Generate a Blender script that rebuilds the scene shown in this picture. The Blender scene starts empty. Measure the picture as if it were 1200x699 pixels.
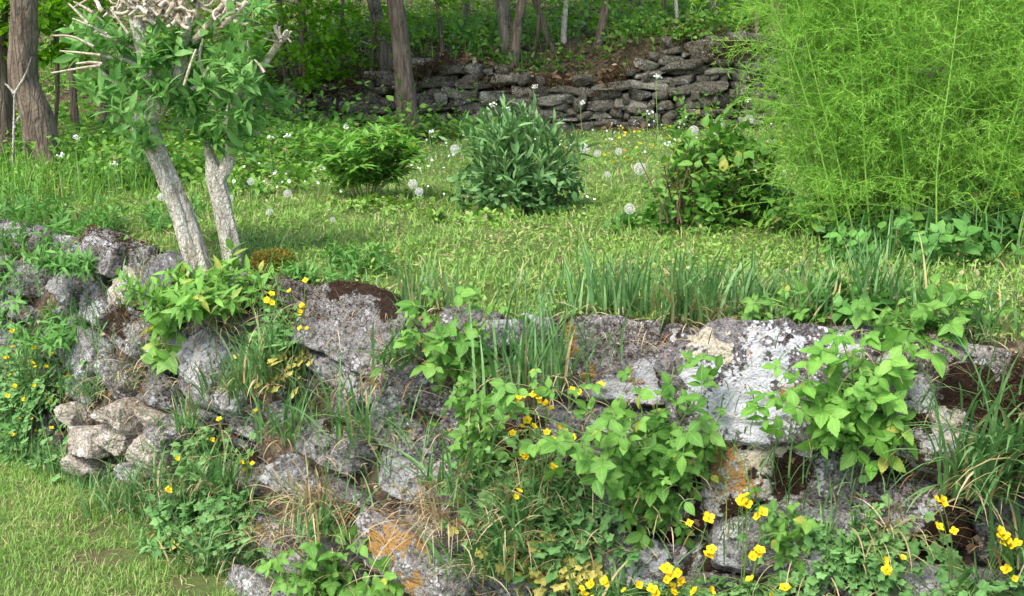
import bpy, math, random
import numpy as np
from mathutils import Vector, noise as mn

R = np.random.default_rng(7)
random.seed(7)
scene = bpy.context.scene
COL = scene.collection

# ------------------------------------------------------------------ camera
F = 1267.0                       # focal length in photograph pixels (1200 wide)
CZ = 1.75
TH = math.atan(290 / F)
cam_d = bpy.data.cameras.new('camera')
cam = bpy.data.objects.new('camera', cam_d)
COL.objects.link(cam)
cam.location = (0, 0, CZ)
cam.rotation_euler = (math.pi / 2 - TH, 0, 0)
cam_d.sensor_width = 36
cam_d.lens = 36 * F / 1200
cam_d.clip_start = 0.05
cam_d.clip_end = 400
scene.camera = cam

# ------------------------------------------------------------------ light
SUN_EL, SUN_AZ = math.radians(56), math.radians(-140)   # azimuth clockwise from +Y (behind the camera, to the left)
world = bpy.data.worlds.new('World')
scene.world = world
world.use_nodes = True
nt = world.node_tree
nt.nodes.clear()
out = nt.nodes.new('ShaderNodeOutputWorld')
bg = nt.nodes.new('ShaderNodeBackground')
sky = nt.nodes.new('ShaderNodeTexSky')
sky.sky_type = 'NISHITA'
sky.sun_disc = False
sky.sun_elevation = SUN_EL
sky.sun_rotation = SUN_AZ
sky.air_density = 1.0
sky.dust_density = 3.0
sky.ozone_density = 0.6
bg.inputs['Strength'].default_value = 0.15
nt.links.new(sky.outputs[0], bg.inputs['Color'])
nt.links.new(bg.outputs[0], out.inputs['Surface'])
sd = bpy.data.lights.new('sun', 'SUN')
sd.energy = 2.0
sd.angle = math.radians(22)
sd.color = (1.0, 0.95, 0.86)
sun = bpy.data.objects.new('sun', sd)
COL.objects.link(sun)
sv = Vector((math.sin(SUN_AZ) * math.cos(SUN_EL), math.cos(SUN_AZ) * math.cos(SUN_EL), math.sin(SUN_EL)))
sun.rotation_euler = sv.to_track_quat('Z', 'Y').to_euler()
sun.location = sv * 20
scene.view_settings.view_transform = 'Standard'
scene.view_settings.look = 'None'
scene.view_settings.gamma = 1
scene.view_settings.exposure = 1.24
scene.cycles.max_bounces = 8
scene.cycles.diffuse_bounces = 4
scene.cycles.transmission_bounces = 4
scene.cycles.use_denoising = True
scene.render.film_transparent = False

# ------------------------------------------------------------------ terrain functions
WX = np.array([-14, -8, -4.6, -3.3, -2.35, -1.9, -1.45, -1.0, -.5, 0, .5, 1.0, 1.4, 2.0, 3.0, 6, 14.])
WY = np.array([12.5, 8.6, 6.45, 5.6, 4.95, 4.62, 4.2, 3.8, 3.36, 3.08, 2.97, 2.82, 2.66, 2.45, 2.2, 1.6, .8])
WID = .42

def sstep(a, b, x):
    t = np.clip((x - a) / (b - a), 0, 1)
    return t * t * (3 - 2 * t)

def ytop(x):
    return (np.interp(x - .12, WX, WY) + np.interp(x, WX, WY) + np.interp(x + .12, WX, WY)) / 3

def dytop(x):
    return (ytop(x + .05) - ytop(x - .05)) / .1

def wob(x, y, f=1.0, s=0):
    return (np.sin(x * 1.7 * f + 1.3 + s) * np.cos(y * 1.3 * f - .7 + s * 2) + .5 * np.sin(x * 3.9 * f - y * 2.7 * f + 2 + s) + .3 * np.sin(x * 7.1 * f + y * 8.3 * f + s)) / 1.8

BWX = np.array([-9, -3.4, -2.0, -.6, .8, 2.4, 5.0, 9])
BWY = np.array([10.6, 10.4, 10.3, 10.0, 9.9, 10.0, 10.2, 10.4])

def yback(x):
    return np.interp(x, BWX, BWY)

def bh(x):     # height of the old back wall
    return np.interp(x, [-9, -3.6, -2.2, -1.5, -.6, .1, .75, 1.1, 2.4, 9], [.1, .2, .42, .5, .70, .52, .42, .74, .86, .86])

def face_z(x, y, rec=0.0):
    """height of the front of the wall / the lawn / the terrace"""
    s = y - ytop(x) - rec
    lawn = .08 + .02 * wob(x, y, .8)
    top = 1.0 + .05 * sstep(.2, 1.0, x) - .03 * sstep(-1.2, -2.6, x) + .012 * wob(x, y, 1.6) - .05 * sstep(.3, -.05, s)
    top = top + .03 * sstep(-1.0, -3.0, x) * sstep(.3, 2.2, s)
    t = np.clip(1 + s / WID, 0, 1)
    z = lawn + (top - lawn) * t
    return z

def H(x, y, rec=.07):
    x = np.asarray(x, float); y = np.asarray(y, float)
    z = face_z(x, y, rec)
    yb = yback(x)
    z = z + (bh(x) + .02) * sstep(yb + .16, yb + .45, y) - .1 * sstep(6, 9, y) * 0
    z = z + .10 * sstep(6.5, 9.6, y) * sstep(-1.2, -3.5, x)
    z = z + np.maximum(0, .74 - bh(x)) * sstep(yb + .3, yb + 1.1, y) * sstep(-3.0, -1.5, x)
    d = np.maximum(y - yb - .3, 0)
    z = z + .11 * np.minimum(d, 4.5) + .33 * np.maximum(d - 4.5, 0)
    z = z + sstep(0, 2, d) * .08 * wob(x, y, .9, 3) + .015 * wob(x, y, 3.1, 1) * sstep(.1, .5, y - ytop(x))
    return z

def ray(px, py):
    u = (px - 600) / F; v = (349.5 - py) / F
    c, s = math.cos(TH), math.sin(TH)
    return np.array([u, c + v * s, -s + v * c])

def P(px, py, d):
    r = ray(px, py)
    r = r / r[1] * d
    return np.array([r[0], d, CZ + r[2]])

def hit(px, py, rec=0.07, fn=None):
    r = ray(px, py); r = r / r[1]
    fn = fn or (lambda x, y: H(x, y, rec))
    t = np.linspace(1.2, 40, 20000)
    x = r[0] * t; z = CZ + r[2] * t
    below = z < fn(x, t)
    k = int(np.argmax(below)) if below.any() else len(t) - 1
    return np.array([x[k], t[k], z[k]])

def outn(x):
    n = np.array([float(dytop(x)), -1.0, 0.0])
    return n / np.linalg.norm(n)

# ------------------------------------------------------------------ scene helpers
class G:
    def __init__(s):
        s.v = []; s.q = []; s.t = []; s.r = []; s.u = []; s.n = 0
    def add(s, V, Q=None, T=None, r=None, uv=None):
        V = np.asarray(V, float).reshape(-1, 3)
        if Q is not None and len(Q): s.q.append(np.asarray(Q, int) + s.n)
        if T is not None and len(T): s.t.append(np.asarray(T, int) + s.n)
        s.v.append(V)
        s.r.append(np.full(len(V), .5) if r is None else np.broadcast_to(r, (len(V),)).astype(float))
        s.u.append(np.zeros((len(V), 2)) if uv is None else np.asarray(uv, float))
        s.n += len(V)
    def build(s, name, mat, parent=None, smooth=True, loc=None):
        me = bpy.data.meshes.new(name)
        V = np.concatenate(s.v)
        o0 = np.zeros(3)
        if parent is not None:
            q = parent
            while q is not None:
                o0 = o0 + np.array(q.location); q = q.parent
        if loc is not None: o0 = np.array(loc, float)
        V = V - o0
        Q = np.concatenate(s.q) if s.q else np.zeros((0, 4), int)
        T = np.concatenate(s.t) if s.t else np.zeros((0, 3), int)
        me.vertices.add(len(V)); me.vertices.foreach_set('co', V.ravel().astype(np.float32))
        idx = np.concatenate([Q.ravel(), T.ravel()]).astype(np.int32)
        me.loops.add(len(idx)); me.loops.foreach_set('vertex_index', idx)
        st = np.concatenate([np.arange(len(Q)) * 4, len(Q) * 4 + np.arange(len(T)) * 3]).astype(np.int32)
        me.polygons.add(len(st)); me.polygons.foreach_set('loop_start', st)
        me.polygons.foreach_set('use_smooth', np.full(len(st), smooth))
        me.update(calc_edges=True)
        a = me.attributes.new('rnd', 'FLOAT', 'POINT'); a.data.foreach_set('value', np.concatenate(s.r).astype(np.float32))
        a = me.attributes.new('luv', 'FLOAT2', 'POINT'); a.data.foreach_set('vector', np.concatenate(s.u).ravel().astype(np.float32))
        if mat: me.materials.append(mat)
        ob = bpy.data.objects.new(name, me)
        COL.objects.link(ob)
        if parent is not None: ob.parent = parent
        elif loc is not None: ob.location = loc
        return ob

def tag(o, label=None, cat=None, group=None, kind=None):
    if label: o['label'] = label
    if cat: o['category'] = cat
    if group: o['group'] = group
    if kind: o['kind'] = kind
    return o

def thing(name, label, cat, loc, group=None):
    o = bpy.data.objects.new(name, None)
    COL.objects.link(o)
    o.location = [float(c) for c in loc]
    o.empty_display_size = .1
    return tag(o, label, cat, group)

def copy_tree(o, parent=None):
    c = o.copy(); COL.objects.link(c)
    if parent is not None: c.parent = parent
    for ch in list(o.children): copy_tree(ch, c)
    return c

def norm(a): return a / np.maximum(np.linalg.norm(a, axis=-1, keepdims=True), 1e-9)
def unit(n):
    return norm(R.normal(size=(n, 3)))

# ------------------------------------------------------------------ geometry generators
def leaf_t(n=4, w=.45, fold=.12, droop=.15, serr=0.0, peak=.4):
    """leaf along +Y, length 1, normal +Z"""
    V = []; UV = []
    for i in range(n + 1):
        t = i / n
        a = math.sin(math.pi * min(1, (t / peak) * .5 if t < peak else .5 + (t - peak) / (1 - peak) * .5)) ** (.8 if t < peak else 1.1)
        hw = w * .5 * a
        if serr and 0 < i < n: hw *= 1 + serr * (1 if i % 2 else -1)
        z = -droop * t * t
        V += [(-hw, t, z + fold * hw * 2), (0, t + (0 if i in (0, n) else .0), z), (hw, t, z + fold * hw * 2)]
        UV += [(0, t), (.5, t), (1, t)]
    Q = []
    for i in range(n):
        b = 3 * i
        Q += [(b, b + 1, b + 4, b + 3), (b + 1, b + 2, b + 5, b + 4)]
    return np.array(V, float), np.array(Q), None, np.array(UV, float)

def lobed_t(K=20, lobes=5, depth=.22, cup=.12):
    V = [(0, .12, 0)]; UV = [(.5, .0)]
    for k in range(K):
        a = -math.pi / 2 + (k + .5) / K * 2 * math.pi
        r = .5 * (1 - depth * abs(math.cos(a * lobes / 2 + math.pi / 2 * (lobes % 2))) ** 1.5)
        gap = abs(((a + math.pi / 2 + math.pi) % (2 * math.pi)) - math.pi)
        if gap < .35: r *= .45
        V.append((r * math.cos(a), .5 + r * math.sin(a), cup * r * (1 + .6 * math.sin(3 * a))))
        UV.append((.5 + .5 * math.cos(a), .5 + .5 * math.sin(a)))
    T = [(0, 1 + k, 1 + (k + 1) % K) for k in range(K)]
    return np.array(V, float), None, np.array(T), np.array(UV, float)

LANCE = leaf_t(4, .24, .12, .25, 0, .42)
LANCE3 = leaf_t(3, .30, .1, .2, 0, .42)
OVATE = leaf_t(5, .62, .07, .18, .05, .36)
OVATE_S = leaf_t(15, .60, .05, .24, .085, .40)
OVATE3 = leaf_t(3, .6, .1, .15, 0, .4)
QUADL = leaf_t(2, .6, .08, .1, 0, .5)
LOBED = lobed_t(30, 5, .34, .06)
ROUND = lobed_t(14, 3, .12)

def scatter(g, tmpl, pos, dirs, nrm, size, r, wscale=1.0):
    V, Q, T, UV = tmpl
    N = len(pos)
    if N == 0: return
    Y = norm(dirs)
    X = np.cross(Y, nrm); X = norm(X)
    Z = np.cross(X, Y)
    size = np.broadcast_to(size, (N,))[:, None, None]
    W = (V[None, :, 0:1] * wscale * X[:, None, :] + V[None, :, 1:2] * Y[:, None, :] + V[None, :, 2:3] * Z[:, None, :]) * size + pos[:, None, :]
    k = len(V)
    off = (np.arange(N) * k)[:, None, None]
    q = (Q[None] + off).reshape(-1, 4) if Q is not None else None
    t = (T[None] + off).reshape(-1, 3) if T is not None else None
    rr = np.repeat(np.broadcast_to(r, (N,)), k)
    g.add(W.reshape(-1, 3), q, t, rr, np.tile(UV, (N, 1)))

def paths(root, dirs, length, K=6, sag=.3, wig=.05, up=None):
    """M bent stems: (M,K,3)"""
    root = np.asarray(root, float); M = len(root)
    d = norm(np.asarray(dirs, float)); L = np.broadcast_to(length, (M,))[:, None]
    out = np.zeros((M, K, 3)); out[:, 0] = root
    p = root.copy()
    sag = np.broadcast_to(sag, (M,))[:, None]
    for k in range(1, K):
        d = norm(d + np.array([0, 0, -1.0]) * sag / (K - 1) + R.normal(size=(M, 3)) * wig)
        p = p + d * L / (K - 1)
        out[:, k] = p
    return out

def tubes(g, pts, r0, r1, sides=4, r=.5, power=1.0):
    pts = np.asarray(pts, float)
    if pts.ndim == 2: pts = pts[None]
    M, K, _ = pts.shape
    tan = np.gradient(pts, axis=1); tan = norm(tan)
    ref = np.where(np.abs(tan[..., 2:3]) > .9, np.array([1.0, 0, 0]), np.array([0, 0, 1.0]))
    A = norm(np.cross(tan, ref)); B = np.cross(tan, A)
    t = np.linspace(0, 1, K) ** power
    rad = np.broadcast_to(r0, (M,))[:, None] * (1 - t) + np.broadcast_to(r1, (M,))[:, None] * t
    ang = np.arange(sides) / sides * 2 * math.pi
    V = pts[:, :, None, :] + rad[:, :, None, None] * (np.cos(ang)[None, None, :, None] * A[:, :, None, :] + np.sin(ang)[None, None, :, None] * B[:, :, None, :])
    base = (np.arange(M) * K * sides)[:, None, None] + (np.arange(K - 1) * sides)[None, :, None]
    i = np.arange(sides)[None, None, :]; j = (i + 1) % sides
    Q = np.stack([base + i, base + j, base + sides + j, base + sides + i], -1).reshape(-1, 4)
    uv = np.stack(np.broadcast_arrays((ang / (2 * math.pi))[None, None, :], t[None, :, None] + np.zeros((M, 1, 1))), -1).reshape(-1, 2)
    rr = np.repeat(np.broadcast_to(r, (M,)), K * sides)
    g.add(V.reshape(-1, 3), Q, None, rr, uv)

def along(pts, n, t0=.15, t1=1.0, ang=60, phase=None, jit=.25):
    """positions + directions of n leaves along each path"""
    M, K, _ = pts.shape
    t = np.linspace(t0, t1, n)[None, :] + R.normal(size=(M, n)) * .02
    t = np.clip(t, 0, 1) * (K - 1)
    i = np.minimum(t.astype(int), K - 2); f = (t - i)[..., None]
    m = np.arange(M)[:, None]
    p = pts[m, i] * (1 - f) + pts[m, i + 1] * f
    tan = norm(pts[m, i + 1] - pts[m, i])
    ref = np.where(np.abs(tan[..., 2:3]) > .95, np.array([1.0, 0, 0]), np.array([0, 0, 1.0]))
    A = norm(np.cross(tan, ref)); B = np.cross(tan, A)
    ph = (np.arange(n) * 2.4)[None, :] + R.uniform(0, 6.28, (M, 1)) if phase is None else phase
    rad = np.cos(ph)[..., None] * A + np.sin(ph)[..., None] * B
    a = np.radians(ang) * (1 + R.normal(size=(M, n)) * jit * .5)
    d = tan * np.cos(a)[..., None] + rad * np.sin(a)[..., None]
    return p.reshape(-1, 3), norm(d).reshape(-1, 3), tan.reshape(-1, 3)

UPV = np.array([0, 0, 1.0])

def blades(g, base, az, length, width, phi0=.15, curl=.9, segs=4, r=None, twist=.3):
    N = len(base)
    L = np.broadcast_to(length, (N,)); Wd = np.broadcast_to(width, (N,))
    phi0 = np.broadcast_to(phi0, (N,)); curl = np.broadcast_to(curl, (N,))
    h = np.stack([np.cos(az), np.sin(az), np.zeros(N)], 1)
    ta = az + math.pi / 2 + R.normal(size=N) * twist
    sd_ = np.stack([np.cos(ta), np.sin(ta), R.normal(size=N) * .15], 1)
    p = np.asarray(base, float).copy()
    V = np.zeros((N, segs + 1, 2, 3))
    for k in range(segs + 1):
        t = k / segs
        w = Wd * (1 - t ** 2.2) * (.75 + .25 * min(1, t * 4)) * .5 + .0002
        V[:, k, 0] = p - sd_ * w[:, None]; V[:, k, 1] = p + sd_ * w[:, None]
        ph = phi0 + curl * (t + .5 / segs) ** 1.4
        p = p + (np.sin(ph)[:, None] * h + np.cos(ph)[:, None] * UPV) * (L / segs)[:, None]
    kk = np.arange(segs) * 2
    q = np.stack([kk, kk + 1, kk + 3, kk + 2], 1)
    Q = (q[None] + (np.arange(N) * (segs + 1) * 2)[:, None, None]).reshape(-1, 4)
    rr = np.repeat(R.uniform(0, 1, N) if r is None else np.broadcast_to(r, (N,)), (segs + 1) * 2)
    uv = np.tile(np.stack([np.tile([0, 1], segs + 1), np.repeat(np.linspace(0, 1, segs + 1), 2)], 1), (N, 1))
    g.add(V.reshape(-1, 3), Q, None, rr, uv)

# ------------------------------------------------------------------ materials
def mat_base(name):
    m = bpy.data.materials.new(name); m.use_nodes = True
    n = m.node_tree.nodes; l = m.node_tree.links
    return m, n, l, n['Principled BSDF'], n['Material Output']

def ramp(n, l, fac, stops):
    r = n.new('ShaderNodeValToRGB')
    e = r.color_ramp.elements
    while len(e) < len(stops): e.new(.5)
    for k, (p, c) in enumerate(stops):
        e[k].position = p; e[k].color = (*c, 1)
    l.new(fac, r.inputs['Fac'])
    return r.outputs['Color']

def mathn(n, l, op, a, b=None, c=None, clamp=False):
    m = n.new('ShaderNodeMath'); m.operation = op; m.use_clamp = clamp
    for i, x in enumerate((a, b, c)):
        if x is None: continue
        if isinstance(x, (int, float)): m.inputs[i].default_value = x
        else: l.new(x, m.inputs[i])
    return m.outputs[0]

def maprange(n, l, v, a, b, c=0, d=1):
    m = n.new('ShaderNodeMapRange'); m.interpolation_type = 'SMOOTHSTEP'
    l.new(v, m.inputs['Value'])
    for k, x in zip(('From Min', 'From Max', 'To Min', 'To Max'), (a, b, c, d)): m.inputs[k].default_value = x
    return m.outputs[0]

def mixc(n, l, fac, a, b):
    m = n.new('ShaderNodeMix'); m.data_type = 'RGBA'
    for s, x in ((m.inputs[0], fac), (m.inputs[6], a), (m.inputs[7], b)):
        if isinstance(x, (int, float)): s.default_value = x
        elif isinstance(x, tuple): s.default_value = (*x, 1)
        else: l.new(x, s)
    return m.outputs[2]

def noisen(n, l, vec, scale, detail=6, rough=.55, dist=0.0):
    t = n.new('ShaderNodeTexNoise')
    t.inputs['Scale'].default_value = scale; t.inputs['Detail'].default_value = detail
    t.inputs['Roughness'].default_value = rough; t.inputs['Distortion'].default_value = dist
    if vec is not None: l.new(vec, t.inputs['Vector'])
    return t.outputs['Fac']

def leaf_mat(name, a, b, dry=None, dry_at=.97, rough=.55, transl=.35, vein=.0, spec=.25):
    m, n, l, bs, out = mat_base(name)
    at = n.new('ShaderNodeAttribute'); at.attribute_name = 'rnd'
    uv = n.new('ShaderNodeAttribute'); uv.attribute_name = 'luv'
    stops = [(0, a), (.9, b)]
    if dry:
        stops = [(0, a), (dry_at - .03, b), (dry_at, dry)]
    col = ramp(n, l, at.outputs['Fac'], stops)
    tc = n.new('ShaderNodeTexCoord')
    nz = noisen(n, l, tc.outputs['Object'], 45, 2)
    hs = n.new('ShaderNodeHueSaturation')
    l.new(col, hs.inputs['Color'])
    l.new(maprange(n, l, nz, .3, .7, .86, 1.14), hs.inputs['Value'])
    col = hs.outputs['Color']
    if vein > 0:
        sep = n.new('ShaderNodeSeparateXYZ'); l.new(uv.outputs['Vector'], sep.inputs[0])
        ax = mathn(n, l, 'ABSOLUTE', mathn(n, l, 'SUBTRACT', sep.outputs[0], .5))
        mid = maprange(n, l, ax, .0, .05, 1, 0)
        w = mathn(n, l, 'SUBTRACT', mathn(n, l, 'MULTIPLY', sep.outputs[1], 8), mathn(n, l, 'MULTIPLY', ax, 5))
        fr = mathn(n, l, 'ABSOLUTE', mathn(n, l, 'SUBTRACT', mathn(n, l, 'FRACT', w), .5))
        sv_ = maprange(n, l, fr, .0, .16, .75, 0)
        vf = mathn(n, l, 'MULTIPLY', mathn(n, l, 'MAXIMUM', mid, sv_), vein)
        lt = tuple(min(1, x * 1.7 + .02) for x in b)
        col = mixc(n, l, vf, col, lt)
        bp = n.new('ShaderNodeBump'); bp.inputs['Strength'].default_value = .35; bp.inputs['Distance'].default_value = .002
        l.new(fr, bp.inputs['Height']); l.new(bp.outputs[0], bs.inputs['Normal'])
    l.new(col, bs.inputs['Base Color'])
    bs.inputs['Roughness'].default_value = rough
    bs.inputs['Specular IOR Level'].default_value = spec
    if transl > 0:
        tr = n.new('ShaderNodeBsdfTranslucent')
        h2 = n.new('ShaderNodeHueSaturation'); h2.inputs['Saturation'].default_value = 1.1; h2.inputs['Value'].default_value = 1.25
        l.new(col, h2.inputs['Color']); l.new(h2.outputs[0], tr.inputs['Color'])
        mx = n.new('ShaderNodeMixShader'); mx.inputs[0].default_value = transl
        l.new(bs.outputs[0], mx.inputs[1]); l.new(tr.outputs[0], mx.inputs[2]); l.new(mx.outputs[0], out.inputs['Surface'])
    return m

M = {}
M['rasp'] = leaf_mat('raspberry_leaf', (.075, .20, .030), (.17, .35, .065), (.34, .34, .06), .975, .5, .32, .5)
M['rasp_light'] = leaf_mat('fresh_leaf', (.10, .26, .035), (.21, .42, .08), (.40, .40, .08), .978, .45, .35, .5)
M['cel'] = leaf_mat('celandine_leaf', (.10, .25, .065), (.19, .37, .12), (.45, .40, .10), .94, .6, .3, .15)
M['herb'] = leaf_mat('herb_leaf', (.07, .20, .04), (.14, .33, .07), None, .97, .5, .3, .2)
M['elder'] = leaf_mat('elder_leaf', (.09, .24, .055), (.22, .42, .12), None, .97, .45, .38, .25)
M['blue'] = leaf_mat('greyish_leaf', (.055, .16, .045), (.20, .36, .13), None, .97, .55, .22, .2)
M['grass'] = leaf_mat('grass_blade', (.08, .20, .06), (.20, .36, .13), (.45, .38, .18), .95, .5, .3, 0)
M['lawn'] = leaf_mat('lawn_blade', (.13, .29, .045), (.30, .46, .115), (.52, .48, .24), .955, .55, .3, 0)
M['straw'] = leaf_mat('dry_blade', (.30, .22, .11), (.55, .45, .28), (.30, .15, .06), .9, .7, .15, 0)
M['weed'] = leaf_mat('weed_leaf', (.12, .26, .035), (.27, .43, .09), (.42, .38, .2), .93, .55, .3, 0)
M['under'] = leaf_mat('undergrowth_leaf', (.07, .20, .035), (.24, .45, .07), (.30, .28, .10), .96, .6, .35, 0)
M['beech'] = leaf_mat('tree_leaf', (.09, .25, .015), (.24, .48, .03), None, .97, .5, .5, .1)
M['litter'] = leaf_mat('fallen_leaf', (.10, .06, .035), (.27, .18, .10), (.42, .34, .24), .9, .8, .05, 0)
M['aspar'] = leaf_mat('asparagus_frond', (.14, .36, .035), (.37, .62, .11), None, .97, .5, .4, 0)
M['aspstem'] = leaf_mat('asparagus_stem', (.17, .38, .05), (.32, .52, .11), None, .97, .45, .05, 0)
M['stem'] = leaf_mat('green_stem', (.12, .24, .05), (.25, .36, .12), None, .97, .5, .1, 0)
M['redstem'] = leaf_mat('brown_stem', (.09, .055, .035), (.20, .13, .085), None, .97, .6, 0, 0)
M['yellow'] = leaf_mat('yellow_petal', (.80, .50, .01), (.88, .70, .02), (.76, .50, .01), .97, .5, .25, 0)
M['white'] = leaf_mat('white_petal', (.75, .77, .68), (.85, .85, .82), None, .97, .6, .2, 0)
M['clock'] = leaf_mat('seed_down', (.72, .72, .70), (.85, .85, .84), None, .97, .9, .4, 0)
M['moss'] = leaf_mat('brown_moss', (.022, .012, .007), (.095, .052, .026), (.15, .13, .03), .88, .9, .05, 0)
M['mossgreen'] = leaf_mat('green_moss', (.10, .10, .015), (.24, .20, .03), None, .97, .9, .1, 0)

def bark_mat(name, a, b, c, scale=9, stretch=.16, bump=.9, crack=2.6, ckc=.5):
    m, n, l, bs, out = mat_base(name)
    tc = n.new('ShaderNodeTexCoord'); mp = n.new('ShaderNodeMapping')
    mp.inputs['Scale'].default_value = (1, 1, stretch)
    l.new(tc.outputs['Object'], mp.inputs[0])
    n1 = noisen(n, l, mp.outputs[0], scale * 2.2, 8, .65, .6)
    n2 = noisen(n, l, tc.outputs['Object'], scale * .5, 4)
    n3 = noisen(n, l, tc.outputs['Object'], scale * 6, 3)
    col = ramp(n, l, n1, [(.32, a), (.5, b), (.68, c)])
    col = mixc(n, l, maprange(n, l, n2, .5, .72, 0, .55), col, tuple(x * .8 + .03 for x in c))
    l.new(mixc(n, l, maprange(n, l, n3, .55, .75, 0, .35), col, (.30, .30, .24)), bs.inputs['Base Color'])
    bs.inputs['Roughness'].default_value = .9
    wv = n.new('ShaderNodeVectorMath'); wv.operation = 'MULTIPLY_ADD'
    wn = n.new('ShaderNodeTexNoise'); wn.inputs['Scale'].default_value = scale * 1.5; wn.inputs['Detail'].default_value = 4
    l.new(mp.outputs[0], wn.inputs['Vector']); l.new(wn.outputs['Color'], wv.inputs[0]); wv.inputs[1].default_value = (.06,) * 3; l.new(mp.outputs[0], wv.inputs[2])
    vo = n.new('ShaderNodeTexVoronoi'); vo.feature = 'DISTANCE_TO_EDGE'; vo.inputs['Scale'].default_value = scale * crack; l.new(wv.outputs[0], vo.inputs['Vector'])
    ck = maprange(n, l, vo.outputs['Distance'], .0, .13, 0, 1)
    old = bs.inputs['Base Color'].links[0].from_socket
    l.new(mixc(n, l, maprange(n, l, ck, 0, .8, ckc, 0), old, a), bs.inputs['Base Color'])
    bp = n.new('ShaderNodeBump'); bp.inputs['Strength'].default_value = bump; bp.inputs['Distance'].default_value = .02
    l.new(mathn(n, l, 'ADD', mathn(n, l, 'ADD', mathn(n, l, 'MULTIPLY', n1, .8), mathn(n, l, 'MULTIPLY', n3, .4)), mathn(n, l, 'MULTIPLY', ck, ckc * .7)), bp.inputs['Height']); l.new(bp.outputs[0], bs.inputs['Normal'])
    return m
M['bark_brown'] = bark_mat('brown_bark', (.06, .042, .03), (.165, .12, .085), (.28, .22, .16))
M['bark_grey'] = bark_mat('grey_bark', (.06, .05, .04), (.15, .13, .10), (.26, .24, .19))
M['bark_pale'] = bark_mat('pale_bark', (.24, .19, .13), (.66, .60, .51), (.82, .78, .70), 18, .45, 1.0, 3.2, .28)
M['deadwood'] = bark_mat('bleached_wood', (.22, .16, .10), (.52, .44, .34), (.72, .66, .55), 26, .6, .6, 3, .15)

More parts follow.
